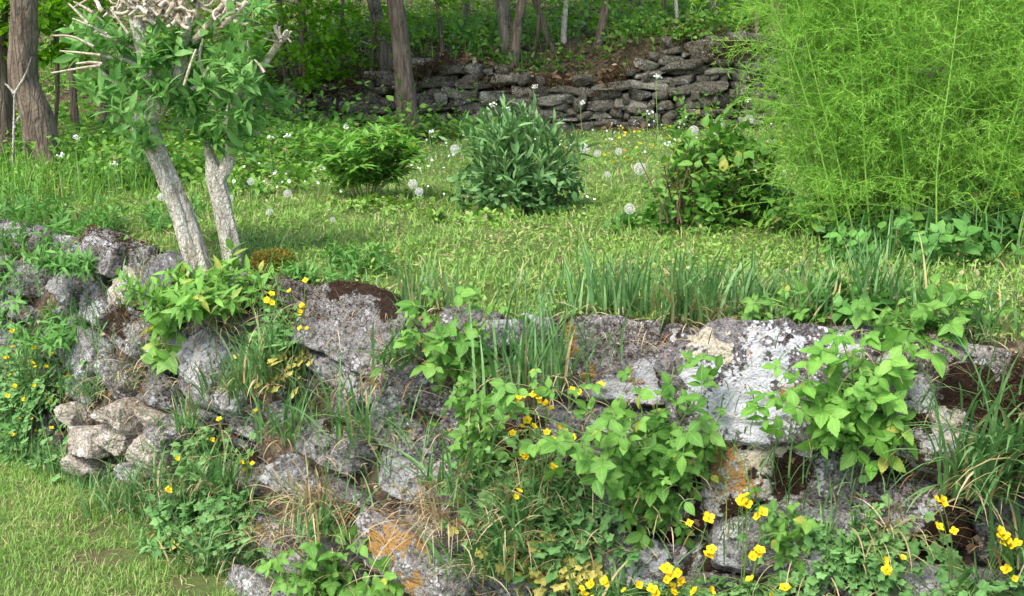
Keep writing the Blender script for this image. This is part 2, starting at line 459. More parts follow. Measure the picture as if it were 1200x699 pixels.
def stone_mat(name, base=(.19, .185, .175), dark=(.045, .041, .037), darkamt=.5, white=.5, orange=.62, moss=.66, blobs=(), seed=0.0, whitec=(.56, .57, .59)):
    """blobs: (kind, x, y, z, rx, rz) in stone space; kinds white/orange/moss/dark/cream"""
    m, n, l, bs, out = mat_base(name)
    tc = n.new('ShaderNodeTexCoord')
    ad = n.new('ShaderNodeVectorMath'); ad.operation = 'ADD'
    oi = n.new('ShaderNodeObjectInfo')
    cb = n.new('ShaderNodeCombineXYZ')
    rv = mathn(n, l, 'MULTIPLY_ADD', oi.outputs['Random'], 37.0, seed)
    for k in range(3): l.new(rv, cb.inputs[k])
    l.new(tc.outputs['Object'], ad.inputs[0]); l.new(cb.outputs[0], ad.inputs[1])
    v = ad.outputs[0]
    nbig = noisen(n, l, v, 7, 5, .6); nmid = noisen(n, l, v, 26, 6, .65); nfine = noisen(n, l, v, 130, 4, .6)
    mixn = mathn(n, l, 'ADD', mathn(n, l, 'MULTIPLY', nbig, .5), mathn(n, l, 'MULTIPLY', nmid, .5))
    col = mixc(n, l, maprange(n, l, mixn, darkamt - .07, darkamt + .07, 0, 1), dark, base)
    col = mixc(n, l, maprange(n, l, nfine, .35, .65, 0, .6), col, tuple(x * 1.5 for x in base))
    nsp = noisen(n, l, v, 70, 3, .75)
    col = mixc(n, l, maprange(n, l, nsp, .52, .62, 0, .75), col, tuple(x * .55 for x in dark))
    col = mixc(n, l, maprange(n, l, nsp, .44, .36, 0, .55), col, tuple(x * 2.0 for x in base))
    # dark pits
    vo = n.new('ShaderNodeTexVoronoi'); vo.inputs['Scale'].default_value = 55; l.new(v, vo.inputs['Vector'])
    col = mixc(n, l, mathn(n, l, 'MULTIPLY', maprange(n, l, vo.outputs['Distance'], .05, .3, 1, 0), maprange(n, l, nmid, .48, .6, 0, .8)), col, tuple(x * .6 for x in dark))
    # crusts of pale lichen made of many small round spots
    def spots(scale, sd_):
        a2 = n.new('ShaderNodeVectorMath'); a2.operation = 'ADD'; l.new(v, a2.inputs[0]); a2.inputs[1].default_value = (sd_, sd_ * 2, -sd_)
        v1 = n.new('ShaderNodeTexVoronoi'); v1.inputs['Scale'].default_value = scale; l.new(a2.outputs[0], v1.inputs['Vector'])
        return v1.outputs['Distance'], noisen(n, l, a2.outputs[0], scale * .12, 3, .6)
    wn = n.new('ShaderNodeTexNoise'); wn.inputs['Scale'].default_value = 14; wn.inputs['Detail'].default_value = 5; wn.inputs['Roughness'].default_value = .65
    l.new(v, wn.inputs['Vector'])
    w1 = n.new('ShaderNodeVectorMath'); w1.operation = 'MULTIPLY_ADD'
    l.new(wn.outputs['Color'], w1.inputs[0]); w1.inputs[1].default_value = (.20, 0, .20)
    w0 = n.new('ShaderNodeVectorMath'); w0.operation = 'ADD'; w0.inputs[1].default_value = (-.10, 0, -.10)
    l.new(tc.outputs['Object'], w0.inputs[0]); l.new(w0.outputs[0], w1.inputs[2])
    def blobfac(kind):
        tot = None
        for (k, x, y, z, rx, rz) in blobs:
            if k != kind: continue
            mp = n.new('ShaderNodeMapping'); mp.vector_type = 'TEXTURE'
            mp.inputs['Location'].default_value = (x, y, z); mp.inputs['Scale'].default_value = (rx, .30, rz)
            l.new(w1.outputs[0], mp.inputs[0])
            ln = n.new('ShaderNodeVectorMath'); ln.operation = 'LENGTH'; l.new(mp.outputs[0], ln.inputs[0])
            f = maprange(n, l, ln.outputs['Value'], .2, 1.45, 1, 0)
            tot = f if tot is None else mathn(n, l, 'MAXIMUM', tot, f)
        return tot
    bump_extra = None
    for kind, thr, cc, sc, sd_ in (('white', white, whitec, 85, 3.1), ('white', white + .03, tuple(x * .8 for x in whitec), 38, 9.3), ('cream', 2, (.60, .55, .42), 30, 4.4), ('orange', orange, (.42, .225, .05), 60, 7.7)):
        dsp, msk = spots(sc, sd_)
        bf = blobfac(kind)
        lvl = maprange(n, l, msk, thr - .06, thr + .14, 0, .58)
        if bf is not None:
            lvl = mathn(n, l, 'MAXIMUM', lvl, mathn(n, l, 'MULTIPLY', bf, mathn(n, l, 'MULTIPLY_ADD', nmid, 1.5, .15)))
        f = maprange(n, l, mathn(n, l, 'SUBTRACT', lvl, dsp), -.08, .06, 0, 1)
        col = mixc(n, l, mathn(n, l, 'MULTIPLY', f, maprange(n, l, nfine, .3, .55, .35, .92)), col, cc)
    bf = blobfac('moss')
    msk = noisen(n, l, v, 5, 6, .7)
    ml = maprange(n, l, msk, moss, moss + .05, 0, 1)
    if bf is not None:
        ml = mathn(n, l, 'MAXIMUM', ml, maprange(n, l, mathn(n, l, 'MULTIPLY', bf, mathn(n, l, 'ADD', nmid, .5)), .42, .52, 0, 1))
    mc = mixc(n, l, nfine, (.014, .008, .006), (.060, .033, .021))
    col = mixc(n, l, ml, col, mc)
    l.new(col, bs.inputs['Base Color'])
    bs.inputs['Roughness'].default_value = .92
    bs.inputs['Specular IOR Level'].default_value = .2
    hgt = mathn(n, l, 'ADD', mathn(n, l, 'MULTIPLY', nmid, .9), mathn(n, l, 'MULTIPLY', nfine, .5))
    hgt = mathn(n, l, 'ADD', hgt, mathn(n, l, 'MULTIPLY', nsp, .35))
    hgt = mathn(n, l, 'ADD', hgt, mathn(n, l, 'MULTIPLY', ml, .35))
    bp = n.new('ShaderNodeBump'); bp.inputs['Strength'].default_value = 1.0; bp.inputs['Distance'].default_value = .03
    l.new(hgt, bp.inputs['Height']); l.new(bp.outputs[0], bs.inputs['Normal'])
    return m

SM = {
    'grey': stone_mat('grey_lichened_stone', white=.52, orange=.72, moss=.68),
    'lilac': stone_mat('pale_grey_stone', base=(.245, .24, .235), dark=(.065, .06, .055), darkamt=.50, white=.49, orange=.74, moss=.68),
    'dark': stone_mat('dark_weathered_stone', base=(.17, .16, .155), dark=(.05, .045, .042), darkamt=.52, white=.58, orange=.70, moss=.63),
    'cream': stone_mat('cream_rubble_stone', base=(.40, .36, .30), dark=(.17, .145, .115), darkamt=.46, white=.50, orange=.78, moss=.78, whitec=(.66, .65, .62)),
    'orange': stone_mat('orange_lichened_stone', base=(.27, .25, .24), white=.54, orange=.50, moss=.66),
    'backdark': stone_mat('dark_field_stone', base=(.16, .148, .115), dark=(.035, .031, .021), darkamt=.5, white=.6, orange=.8, moss=.64),  # darker of the two back wall stone tones
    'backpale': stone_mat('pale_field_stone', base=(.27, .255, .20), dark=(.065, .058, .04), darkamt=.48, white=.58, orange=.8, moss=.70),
}

# ground material: attributes written on the terrain mesh choose between soil, lawn thatch and leaf litter
def ground_mat():
    m, n, l, bs, out = mat_base('ground_soil')
    tc = n.new('ShaderNodeTexCoord'); v = tc.outputs['Object']
    at = n.new('ShaderNodeAttribute'); at.attribute_name = 'rnd'     # 0 soil, .5 turf, 1 woodland litter
    n1 = noisen(n, l, v, 3, 6); n2 = noisen(n, l, v, 30, 6, .7); n3 = noisen(n, l, v, 110, 4, .7)
    soil = ramp(n, l, n2, [(.35, (.05, .033, .02)), (.5, (.12, .085, .055)), (.66, (.30, .24, .16))])
    turf = ramp(n, l, mathn(n, l, 'ADD', mathn(n, l, 'MULTIPLY', n1, .5), mathn(n, l, 'MULTIPLY', n2, .5)), [(.38, (.13, .10, .045)), (.48, (.10, .17, .03)), (.62, (.22, .24, .08))])
    wood = ramp(n, l, n2, [(.35, (.035, .028, .015)), (.5, (.09, .065, .035)), (.68, (.20, .15, .09))])
    c = mixc(n, l, maprange(n, l, at.outputs['Fac'], 0, .5), soil, turf)
    c = mixc(n, l, maprange(n, l, at.outputs['Fac'], .55, 1), c, wood)
    l.new(c, bs.inputs['Base Color']); bs.inputs['Roughness'].default_value = 1
    bp = n.new('ShaderNodeBump'); bp.inputs['Strength'].default_value = 1; bp.inputs['Distance'].default_value = .03
    l.new(mathn(n, l, 'ADD', n2, mathn(n, l, 'MULTIPLY', n3, .4)), bp.inputs['Height']); l.new(bp.outputs[0], bs.inputs['Normal'])
    return m
M['ground'] = ground_mat()

# ------------------------------------------------------------------ ground
xs = np.concatenate([np.linspace(-90, -6.2, 40), np.linspace(-6, 4, 260), np.linspace(4.3, 90, 40)])
tt = np.linspace(-.75, 1.3, 70)
far = np.concatenate([np.linspace(1.5, 7, 60)[1:], np.linspace(7.2, 20, 50), np.geomspace(20.5, 160, 30)])
near = -np.geomspace(30, 1.0, 12)
rows = []
for k in range(len(near) + len(tt) + len(far)):
    if k < len(near): y = ytop(xs) + near[k]
    elif k < len(near) + len(tt): y = ytop(xs) + tt[k - len(near)]
    else: y = ytop(xs) + far[k - len(near) - len(tt)]
    rows.append(np.stack([xs, y, H(xs, y)], 1))
V = np.array(rows); nr, nc = V.shape[:2]
fl = V.reshape(-1, 3)
s_ = fl[:, 1] - ytop(fl[:, 0])
zone = np.where(s_ < -WID - .02, .5, np.where(s_ < .12, .0, .5))
zone = np.where(fl[:, 1] > yback(fl[:, 0]) - .8, np.clip(.5 + (fl[:, 1] - yback(fl[:, 0]) + .8) * 1.0, .5, 1), zone)
zone = np.where((fl[:, 0] < -1.5 - (7.5 - fl[:, 1]) * .6) & (fl[:, 1] > 6), 1.0, zone)
i = np.arange(nr - 1)[:, None] * nc + np.arange(nc - 1)[None]
g = G(); g.add(fl, np.stack([i, i + 1, i + nc + 1, i + nc], -1).reshape(-1, 4), None, zone)
go = g.build('ground', M['ground']); tag(go, 'bare earth under lawn, terrace and woodland slope', None, None, 'structure')

# ------------------------------------------------------------------ stones
def cube_grid(n):
    """quad sphere-ish cube with shared look; returns unit cube points and quads"""
    t = np.linspace(-1, 1, n + 1)
    key = {}; V = []; Q = []
    def vid(p):
        k = (round(p[0] * 4096), round(p[1] * 4096), round(p[2] * 4096))
        if k not in key: key[k] = len(V); V.append(p)
        return key[k]
    for ax in range(3):
        for sgn in (-1, 1):
            a, b = [k for k in range(3) if k != ax]
            ids = [[0] * (n + 1) for _ in range(n + 1)]
            for i_ in range(n + 1):
                for j_ in range(n + 1):
                    p = [0, 0, 0]; p[ax] = sgn; p[a] = t[i_]; p[b] = t[j_]
                    ids[i_][j_] = vid(tuple(p))
            for i_ in range(n):
                for j_ in range(n):
                    q = [ids[i_][j_], ids[i_ + 1][j_], ids[i_ + 1][j_ + 1], ids[i_][j_ + 1]]
                    flip = (sgn > 0) == (ax == 1)
                    Q.append(q[::-1] if flip else q)
    return np.array(V, float), np.array(Q)
CG = {n: cube_grid(n) for n in (7, 14, 24, 44)}

def rock(w, h, d, n=14, rnd_=.4, cuts=5, rough=.05, seed=0, cutd=(.72, .98)):
    """stone mesh: w along X, d along Y, h along Z"""
    V, Q = CG[n]; V = V.copy()
    S = norm(V); V = V * (1 - rnd_) + S * rnd_ * 1.12
    rr = np.random.default_rng(seed)
    for _ in range(cuts):
        nrm = rr.normal(size=3); nrm[1] -= .3; nrm /= np.linalg.norm(nrm)
        lim = np.abs(nrm).sum() * rr.uniform(*cutd) * .92
        dd = V @ nrm - lim
        V = V - np.maximum(dd, 0)[:, None] * nrm * .92
    V = V * np.array([w, d, h]) * .5
    m = min(w, h, d)
    off = Vector(rr.uniform(-50, 50, 3))
    nd = norm(V)
    disp = np.array([mn.fractal(Vector(p) * (2.2 / m) * .6 + off, 1.0, 2.0, 2) * 1.0 + .55 * mn.fractal(Vector((p[0], p[1], p[2] * 1.8)) * (7 / m) * .6 + off, .9, 2.1, 4 if n > 10 else 2) for p in V])
    if n > 14:
        disp = disp + np.array([.9 * max(0, .5 - abs(mn.noise(Vector((p[0] * 5, p[1] * 5, p[2] * 16)) + off)) * 4) * -1 + .16 * mn.noise(Vector(p) * 45 + off) for p in V])
    V = V + nd * (disp * rough * m * 1.6)[:, None]
    return V, Q

def stone_ob(name, pos, X, Y, Z, w, h, d, mat, parent=None, n=14, seed=0, **kw):
    V, Q = rock(w, h, d, n, seed=seed, **kw)
    g = G(); g.add(V, Q)
    ob = g.build(name, mat)
    from mathutils import Matrix
    mt = Matrix(((X[0], Y[0], Z[0], pos[0]), (X[1], Y[1], Z[1], pos[1]), (X[2], Y[2], Z[2], pos[2]), (0, 0, 0, 1)))
    ob.matrix_world = mt
    if parent is not None:
        ob.parent = parent
        ob.location = [float(pos[k] - parent.location[k]) for k in range(3)]
    ob['_dim'] = 0
    del ob['_dim']
    return ob, V @ np.array([X, Y, Z]) + pos

def wall_frame(x, rot=0, lean=1.0):
    nh = outn(x); t = np.array([-nh[1], nh[0], 0.0])
    if t[0] < 0: t = -t
    Z = norm(-nh * WID * lean + UPV * .92); Y = np.cross(Z, t)
    a = math.radians(rot)
    X2 = t * math.cos(a) - Z * math.sin(a); Z2 = t * math.sin(a) + Z * math.cos(a)
    return X2, Y, Z2

def facehit(px, py):
    return hit(px, py, fn=lambda x, y: face_z(x, y, 0))

wall = thing('stone_wall', 'low dry stone retaining wall of big lichened blocks running across the foreground', 'wall', (0, 3.0, .08))

def spikes_on(pts, nrm, name, mat, parent, size=.007, per=1):
    g = G()
    pts = np.repeat(pts, per, 0) + R.normal(size=(len(pts) * per, 3)) * .004
    nrm = np.repeat(nrm, per, 0)
    d = norm(nrm + R.normal(size=pts.shape) * .6)
    scatter(g, leaf_t(1, .0, 0, 0) if False else TRI, pts - d * .001, d, unit(len(pts)), R.uniform(.6, 1.4, len(pts)) * size, R.uniform(0, 1, len(pts)))
    o0 = np.zeros(3)
    ob = g.build(name, mat)
    # keep world coordinates under a rotated parent
    ob.parent = parent
    q = parent; 
    from mathutils import Matrix
    loc = Vector(); 
    mw = parent.matrix_basis.copy()
    q = parent.parent
    while q is not None:
        mw = q.matrix_basis @ mw; q = q.parent
    ob.matrix_parent_inverse = mw.inverted()
    return ob
TRI = (np.array([(-.22, 0, 0), (.22, 0, 0), (0, 1, 0)], float), None, np.array([(0, 1, 2)]), np.array([(0, 0), (1, 0), (.5, 1)], float))

MOSSB = {(1140, 480): ((.05, .05, .17, .09), (.16, -.02, .09, .14), (-.12, -.03, .04, .035)), (880, 550): ((.0, .09, .03, .035), (.10, -.02, .06, .05), (0, -.11, .07, .03)), (392, 520): ((0, .05, .04, .03),)}
# px, py, w, h (photograph pixels), rot, material, proud, facets, label, moss-top
ST = [
 # right part, big blocks
 (715, 412, 158, 95, 3, stone_mat('spotted_stone', base=(.24, .22, .215), dark=(.07, .06, .055), darkamt=.5, white=.55, orange=.68, moss=.62, blobs=(('orange', -.11, -.12, .04, .035, .05), ('orange', -.06, -.12, -.03, .03, .03), ('orange', .06, -.12, -.05, .02, .02), ('white', .02, -.12, -.1, .10, .05), ('white', -.15, -.12, .0, .03, .10), ('white', .12, -.12, -.04, .05, .08))), .02, 44, 'dark block spotted with orange lichen', 1),
 (908, 440, 250, 142, -1, stone_mat('white_patched_stone', base=(.20, .19, .19), dark=(.055, .048, .048), darkamt=.53, white=.56, orange=.74, moss=.66, blobs=(('white', -.06, -.14, -.08, .14, .13), ('white', -.05, -.14, .05, .055, .12), ('white', .03, -.14, .04, .03, .11), ('cream', -.17, -.14, .10, .075, .06), ('white', .16, -.14, .08, .08, .05), ('orange', .06, -.14, -.03, .035, .03), ('orange', .11, -.14, .06, .018, .016), ('white', -.20, -.14, -.03, .05, .10)), whitec=(.70, .72, .76)), .04, 44, 'big dark block with a large white lichen patch', 0),
 (1140, 480, 200, 165, 6, stone_mat('mossy_corner_stone', base=(.27, .25, .23), dark=(.08, .07, .06), darkamt=.48, white=.52, orange=.72, moss=.55, blobs=(('moss', .05, -.1, .05, .20, .10), ('moss', .16, -.1, -.02, .10, .16), ('moss', -.12, -.1, -.03, .05, .04), ('white', -.02, -.1, -.06, .10, .06), ('white', -.15, -.1, -.02, .06, .12), ('cream', -.04, -.1, -.02, .05, .08))), .05, 44, 'block half covered in dark red-brown moss', 2),
 (880, 550, 140, 112, -6, stone_mat('mustard_stone', base=(.36, .34, .30), dark=(.11, .095, .08), darkamt=.46, white=.5, orange=.62, moss=.60, blobs=(('orange', -.10, -.1, .05, .10, .10), ('orange', -.03, -.1, -.03, .07, .06), ('moss', .0, -.1, .09, .035, .04), ('moss', .10, -.1, -.02, .07, .06), ('moss', .0, -.1, -.11, .09, .04), ('cream', .03, -.1, .03, .08, .06))), .0, 44, 'pale block stained mustard yellow with brown moss', 0),
 (985, 560, 130, 100, 4, SM['grey'], -.02, 24, None, 0),
 (925, 640, 190, 105, 3, SM['lilac'], .03, 24, None, 0),
 (1090, 610, 150, 110, -5, 'mossy', .0, 24, None, 0),
 (1195, 610, 90, 110, 0, SM['grey'], .0, 24, None, 0),
 (1120, 705, 170, 90, 0, SM['lilac'], .03, 24, None, 0),
 (800, 600, 90, 90, 0, 'mossy', -.02, 14, None, 0),
 (745, 655, 130, 70, 4, SM['grey'], .03, 24, None, 0),
 (840, 700, 110, 60, 0, SM['dark'], .0, 14, None, 0),
 (1000, 720, 120, 70, 0, 'mossy', .0, 14, None, 0),
 (700, 500, 150, 85, 0, SM['lilac'], .0, 24, None, 0),
 (620, 372, 60, 34, 3, SM['lilac'], .0, 14, None, 0),
 (610, 430, 70, 80, 0, SM['grey'], -.04, 14, None, 0),
 # centre
 (428, 378, 132, 92, 10, stone_mat('moss_topped_stone', base=(.23, .22, .215), dark=(.07, .062, .055), darkamt=.47, white=.54, orange=.76, moss=.64, blobs=(('moss', .0, -.1, .13, .22, .05), ('moss', .1, -.1, .08, .06, .03), ('moss', -.13, -.1, .10, .07, .05))), .05, 44, 'big grey block with a rusty mossy top edge', 1),
 (395, 440, 92, 50, 12, SM['lilac'], .02, 24, None, 0),
 (452, 455, 60, 48, 6, SM['lilac'], .0, 24, None, 0),
 (505, 462, 66, 44, 10, SM['grey'], .0, 24, None, 0),
 (345, 448, 58, 44, -12, SM['dark'], -.01, 14, None, 0),
 (340, 492, 80, 42, 14, SM['lilac'], .02, 24, None, 0),
 (455, 505, 85, 52, 14, SM['lilac'], .03, 24, None, 0),
 (392, 520, 70, 56, 10, stone_mat('pitted_stone', base=(.26, .25, .245), dark=(.07, .062, .055), darkamt=.48, white=.52, orange=.72, moss=.62, blobs=(('moss', 0, -.1, .05, .04, .03),)), .05, 24, None, 0),
 (530, 520, 60, 60, 10, SM['grey'], .0, 24, None, 0),
 (470, 560, 90, 48, 14, SM['lilac'], .02, 24, None, 0),
 (400, 580, 100, 46, 16, SM['grey'], .0, 24, None, 0),
 (335, 560, 64, 52, 12, SM['lilac'], .0, 24, None, 0),
 (545, 590, 62, 60, 10, SM['lilac'], .0, 24, None, 0),
 (486, 658, 122, 62, 17, stone_mat('orange_spotted_slab', base=(.25, .235, .22), dark=(.07, .06, .052), darkamt=.47, white=.52, orange=.52, moss=.68, blobs=(('orange', -.12, -.1, .02, .045, .045), ('orange', -.03, -.1, .04, .025, .03), ('orange', .07, -.1, -.05, .035, .035))), .07, 44, 'tilted slab spotted with orange lichen', 0),
 (560, 680, 80, 50, 10, SM['grey'], .0, 14, None, 0),
 (400, 660, 80, 50, 10, SM['grey'], .0, 14, None, 0),
 (620, 690, 80, 50, 0, SM['lilac'], .0, 14, None, 0),
 (330, 640, 80, 50, 10, SM['lilac'], .02, 14, None, 0),
 (275, 620, 56, 62, 8, SM['lilac'], .02, 24, None, 0),
 (300, 700, 80, 50, 8, SM['lilac'], .02, 14, None, 0),
 (280, 555, 60, 44, 8, SM['cream'], .0, 14, None, 0),
 # left
 (118, 285, 84, 50, 6, stone_mat('moss_edged_stone', base=(.26, .25, .245), dark=(.08, .072, .065), darkamt=.47, white=.52, orange=.78, moss=.66, blobs=(('moss', .04, -.08, .09, .14, .03),)), .05, 24, 'grey block with a thin rusty moss top', 1),
 (205, 332, 66, 66, 14, stone_mat('gritty_block', base=(.20, .19, .20), dark=(.08, .075, .08), darkamt=.5, white=.6, orange=.76, moss=.66, blobs=(('moss', .12, -.08, .06, .03, .12),)), .07, 44, 'dark gritty block tilted over a shadowy gap', 0),
 (160, 300, 36, 30, -20, 'mossy', .03, 14, None, 1),
 (28, 326, 66, 48, 8, SM['lilac'], .02, 24, None, 0),
 (76, 335, 52, 50, 14, SM['lilac'], .03, 24, None, 0),
 (14, 362, 60, 34, 4, SM['grey'], .0, 24, None, 0),
 (10, 392, 46, 30, 4, SM['grey'], .0, 14, None, 0),
 (113, 356, 62, 58, 16, SM['lilac'], .04, 24, None, 0),
 (150, 345, 40, 70, 24, SM['cream'], .05, 24, 'narrow cream stone set on its end', 0),
 (158, 388, 66, 54, 10, 'mossy2', .06, 24, None, 1),
 (228, 412, 104, 66, 10, stone_mat('white_crusted_boulder', base=(.27, .265, .26), dark=(.075, .068, .06), darkamt=.48, white=.47, orange=.76, moss=.64, blobs=(('moss', -.08, -.1, .09, .10, .05),)), .05, 44, 'boulder crusted with white lichen, moss on top', 0),
 (98, 418, 72, 76, 18, SM['lilac'], .05, 24, None, 0),
 (135, 445, 56, 44, 10, SM['grey'], .03, 24, None, 0),
 (245, 458, 110, 44, 6, SM['lilac'], .03, 24, None, 0),
 (185, 455, 66, 42, 6, SM['grey'], .02, 24, None, 0),
 (300, 425, 60, 44, 0, SM['lilac'], -.02, 14, None, 0),
 (290, 375, 60, 50, 0, SM['dark'], -.03, 14, None, 0),
 (50, 400, 60, 40, 0, SM['grey'], -.02, 14, None, 0),
 (40, 445, 70, 44, 0, SM['lilac'], -.02, 14, None, 0),
 (30, 500, 70, 44, 0, SM['grey'], -.02, 14, None, 0),
 (340, 335, 70, 30, 4, SM['dark'], .0, 14, None, 1),
 (545, 375, 70, 50, 0, SM['dark'], .0, 14, None, 0),
]
SM['mossy'] = stone_mat('dark_moss_stone', base=(.27, .26, .255), dark=(.05, .04, .033), darkamt=.51, white=.52, orange=.68, moss=.50)
SM['mossy2'] = stone_mat('moss_cushioned_stone', base=(.27, .26, .255), dark=(.07, .06, .052), darkamt=.48, white=.50, orange=.76, moss=.54)
spans = []
for k, (px, py, w, h, rot, mt, proud, n, lab, mtop) in enumerate(ST):
    mt = SM[mt] if isinstance(mt, str) else mt
    p = facehit(px, py)
    if p[2] > .95: p = facehit(px, py + h * .35) + UPV * 0
    X, Y, Z = wall_frame(p[0], rot)
    sc = p[1] / F / math.cos(TH)
    kf = 1.06 if n == 44 else 1.0
    wd = w * sc / max(.7, abs(X[0])) * kf; hg = h * sc * kf
    c = facehit(px, py); 
    # centre of the front face follows the pixel ray even above the terrace edge
    r_ = ray(px, py); r_ = r_ / r_[1]; t_ = p[1] if p is c else p[1] + .03
    if c[1] > ytop(c[0]) + .02:
        t_ = float(ytop(r_[0] * p[1])) - .03
        c = np.array([r_[0] * t_, t_, CZ + r_[2] * t_])
    dp = min(.42, max(.2, wd * .9))
    pos = c + Y * (dp / 2 - .01 - proud)
    if c[2] + hg / 2 > .97: pos = pos - UPV * .022
    ob, W = stone_ob('wall_stone', pos, X, Y, Z, wd, hg, dp, mt, wall, n, 100 + k, rnd_=.13 if n == 44 else .20, cuts=6 if n == 44 else 10, rough=.045 if n == 44 else .06, cutd=(.72, .98) if n == 44 else (.62, .95))
    if lab: ob['label'] = lab
    spans.append((px, py, w / 2, h / 2))
    for (bx_, bz_, rx_, rz_) in MOSSB.get((px, py), ()):
        L3 = (W - pos) @ np.array([X, Y, Z]).T
        q_ = np.hypot((L3[:, 0] - bx_) / rx_, (L3[:, 2] - bz_) / rz_) + .35 * wob(L3[:, 0] * 30, L3[:, 2] * 30)
        mk = (q_ < 1.0) & (L3[:, 1] < 0)
        if mk.any(): spikes_on(W[mk], norm(W[mk] - pos) - Y, 'moss', M['moss'], ob, .006, 10)
    if mtop:
        nn = norm(W - pos)
        if mtop == 1:
            m_ = (W[:, 2] > pos[2] + hg * .30) & (R.random(len(W)) < .45) & (wob(W[:, 0] * 9, W[:, 2] * 9 + W[:, 1] * 7) > -.25)
            per = 7 if n > 24 else 14
        else:
            lx = (W - pos) @ X; lz = (W - pos) @ Z
            m_ = (nn @ -Y > -.2) & (wob(W[:, 0] * 8, W[:, 2] * 9, 1, 2) + .9 * (lx / wd + lz / hg) > .12)
            per = 9
        if m_.any():
            spikes_on(W[m_], nn[m_], 'moss', M['moss'], ob, .007, per)

# smaller fill stones between and beyond the blocks
nf = 0
rr = np.random.default_rng(3)
for row in range(7):
    z = .12 + row * .135
    x = -3.6 + rr.uniform(0, .2)
    while x < 3.9:
        w_ = rr.uniform(.16, .34); h_ = rr.uniform(.10, .15)
        s = -WID * (1 - (z - .08) / .92)
        y = float(ytop(x)) + s
        c = np.array([x, y, z])
        # pixel position
        dv = c - np.array([0, 0, CZ])
        yy = dv[1] * math.cos(TH) - dv[2] * math.sin(TH); zz = dv[1] * math.sin(TH) + dv[2] * math.cos(TH)
        px = 600 + F * dv[0] / yy; py = 349.5 - F * zz / yy
        ok = True
        for (a, b, e, f_) in spans:
            if abs(px - a) < e * .8 and abs(py - b) < f_ * .9: ok = False
        inrub = 80 < px < 260 and 470 < py < 560
        if ok and -200 < px < 2600 and (py < 780 or px > 1300) and not inrub:
            X, Y, Z = wall_frame(x, rr.normal(0, 7))
            pos = c + Y * (.13 + rr.uniform(.0, .04))
            stone_ob('wall_stone', pos, X, Y, Z, w_ * 1.1, h_ * 1.15, .26, SM[['grey', 'lilac', 'dark', 'lilac', 'mossy'][rr.integers(5)]], wall, 14, 400 + nf, rnd_=.32, cuts=9, rough=.08, cutd=(.6, .95))
            nf += 1
        x += w_ / math.sqrt(1 + float(dytop(x)) ** 2) + .01
print('fill stones', nf)

# loose rubble where the wall has slumped
RUB = [
 (150, 490, 62, 34, 18, 'cream', 'flat cream stone lying highest on the slumped rubble'),
 (112, 514, 74, 34, -6, 'cream', 'broad tan slab jutting left from the slumped rubble'),
 (140, 508, 40, 40, 10, 'cream', 'knobbly cream stone in the middle of the rubble'),
 (178, 532, 52, 50, 20, 'cream', 'whitish upright stone low in the rubble heap'),
 (104, 545, 56, 26, 4, 'cream', 'low cream stone at the foot of the rubble beside the lawn'),
 (215, 500, 40, 34, -10, 'lilac', 'grey angular stone right of the cream rubble'),
 (182, 488, 40, 18, 4, 'cream', 'thin flat stone wedged behind the whitish upright one'),
 (196, 512, 34, 30, 16, 'lilac', 'small grey-green stone between whitish and angular stones'),
 (244, 494, 36, 26, 8, 'lilac', 'smallest grey stone at the right end of the rubble'),
 (90, 484, 44, 20, 14, 'cream', 'pinkish stone half buried above the tan slab'),
 (240, 540, 34, 24, 20, 'cream', 'small ochre stone under the yellow flowers beside rubble'),
 (158, 556, 30, 20, 10, 'lilac', 'little grey stone in the grass below the rubble'),
]
for k, (px, py, w, h, rot, mt, lab) in enumerate(RUB):
    p = facehit(px, py)
    X, Y, Z = wall_frame(p[0], rot, .6)
    sc = p[1] / F
    wd = w * sc * 1.2; hg = h * sc * 1.1
    pos = p + Y * (.04 - .05)
    ob, W = stone_ob('rubble_stone', pos, X, Y, Z, wd, hg, wd * .9, SM[mt], None, 24, 800 + k, rnd_=.14, cuts=11, rough=.05, cutd=(.45, .82))
    tag(ob, lab, 'stone', 'loose rubble stones in the slumped wall')

# ------------------------------------------------------------------ old back wall
bwall = thing('field_stone_wall', 'old tumbledown dry stone wall at the back of the terrace below the wood', 'wall', (0, 10, 1.0))
blist = []
rb = np.random.default_rng(11)
zr = 0.0
row = 0
while zr < .86:
    hh = rb.uniform(.045, .09)
    x = -3.5 + rb.uniform(0, .3)
    while x < 5.5:
        w_ = rb.choice([.07, .10, .14, .18, .25, .32]) * rb.uniform(.8, 1.2)
        h_ = hh * rb.uniform(.9, 1.5)
        zt_ = float(bh(x))
        edge = zt_ + rb.uniform(-.05, .07)
        if zr + h_ * .5 < edge:
            y = float(yback(x)) + zr * .16 + rb.uniform(-.02, .02)
            z = rb.normal(0, .014) + float(face_z(x, y)) + .10 * float(sstep(6.5, 9.6, y) * sstep(-1.2, -3.5, x)) + zr + h_ / 2 - .03
            blist.append((x + w_ / 2, y, z, w_ * 1.12, h_ * 1.16, rb.uniform(.22, .3), rb.normal(0, 5)))
        x += w_ + .006
    zr += hh * .96
    row += 1
blist.sort(key=lambda b: -(b[3] * b[4]) * (1 if -2.0 < b[0] < 2.4 else .3))
print('back stones', len(blist))
gr_ = G()
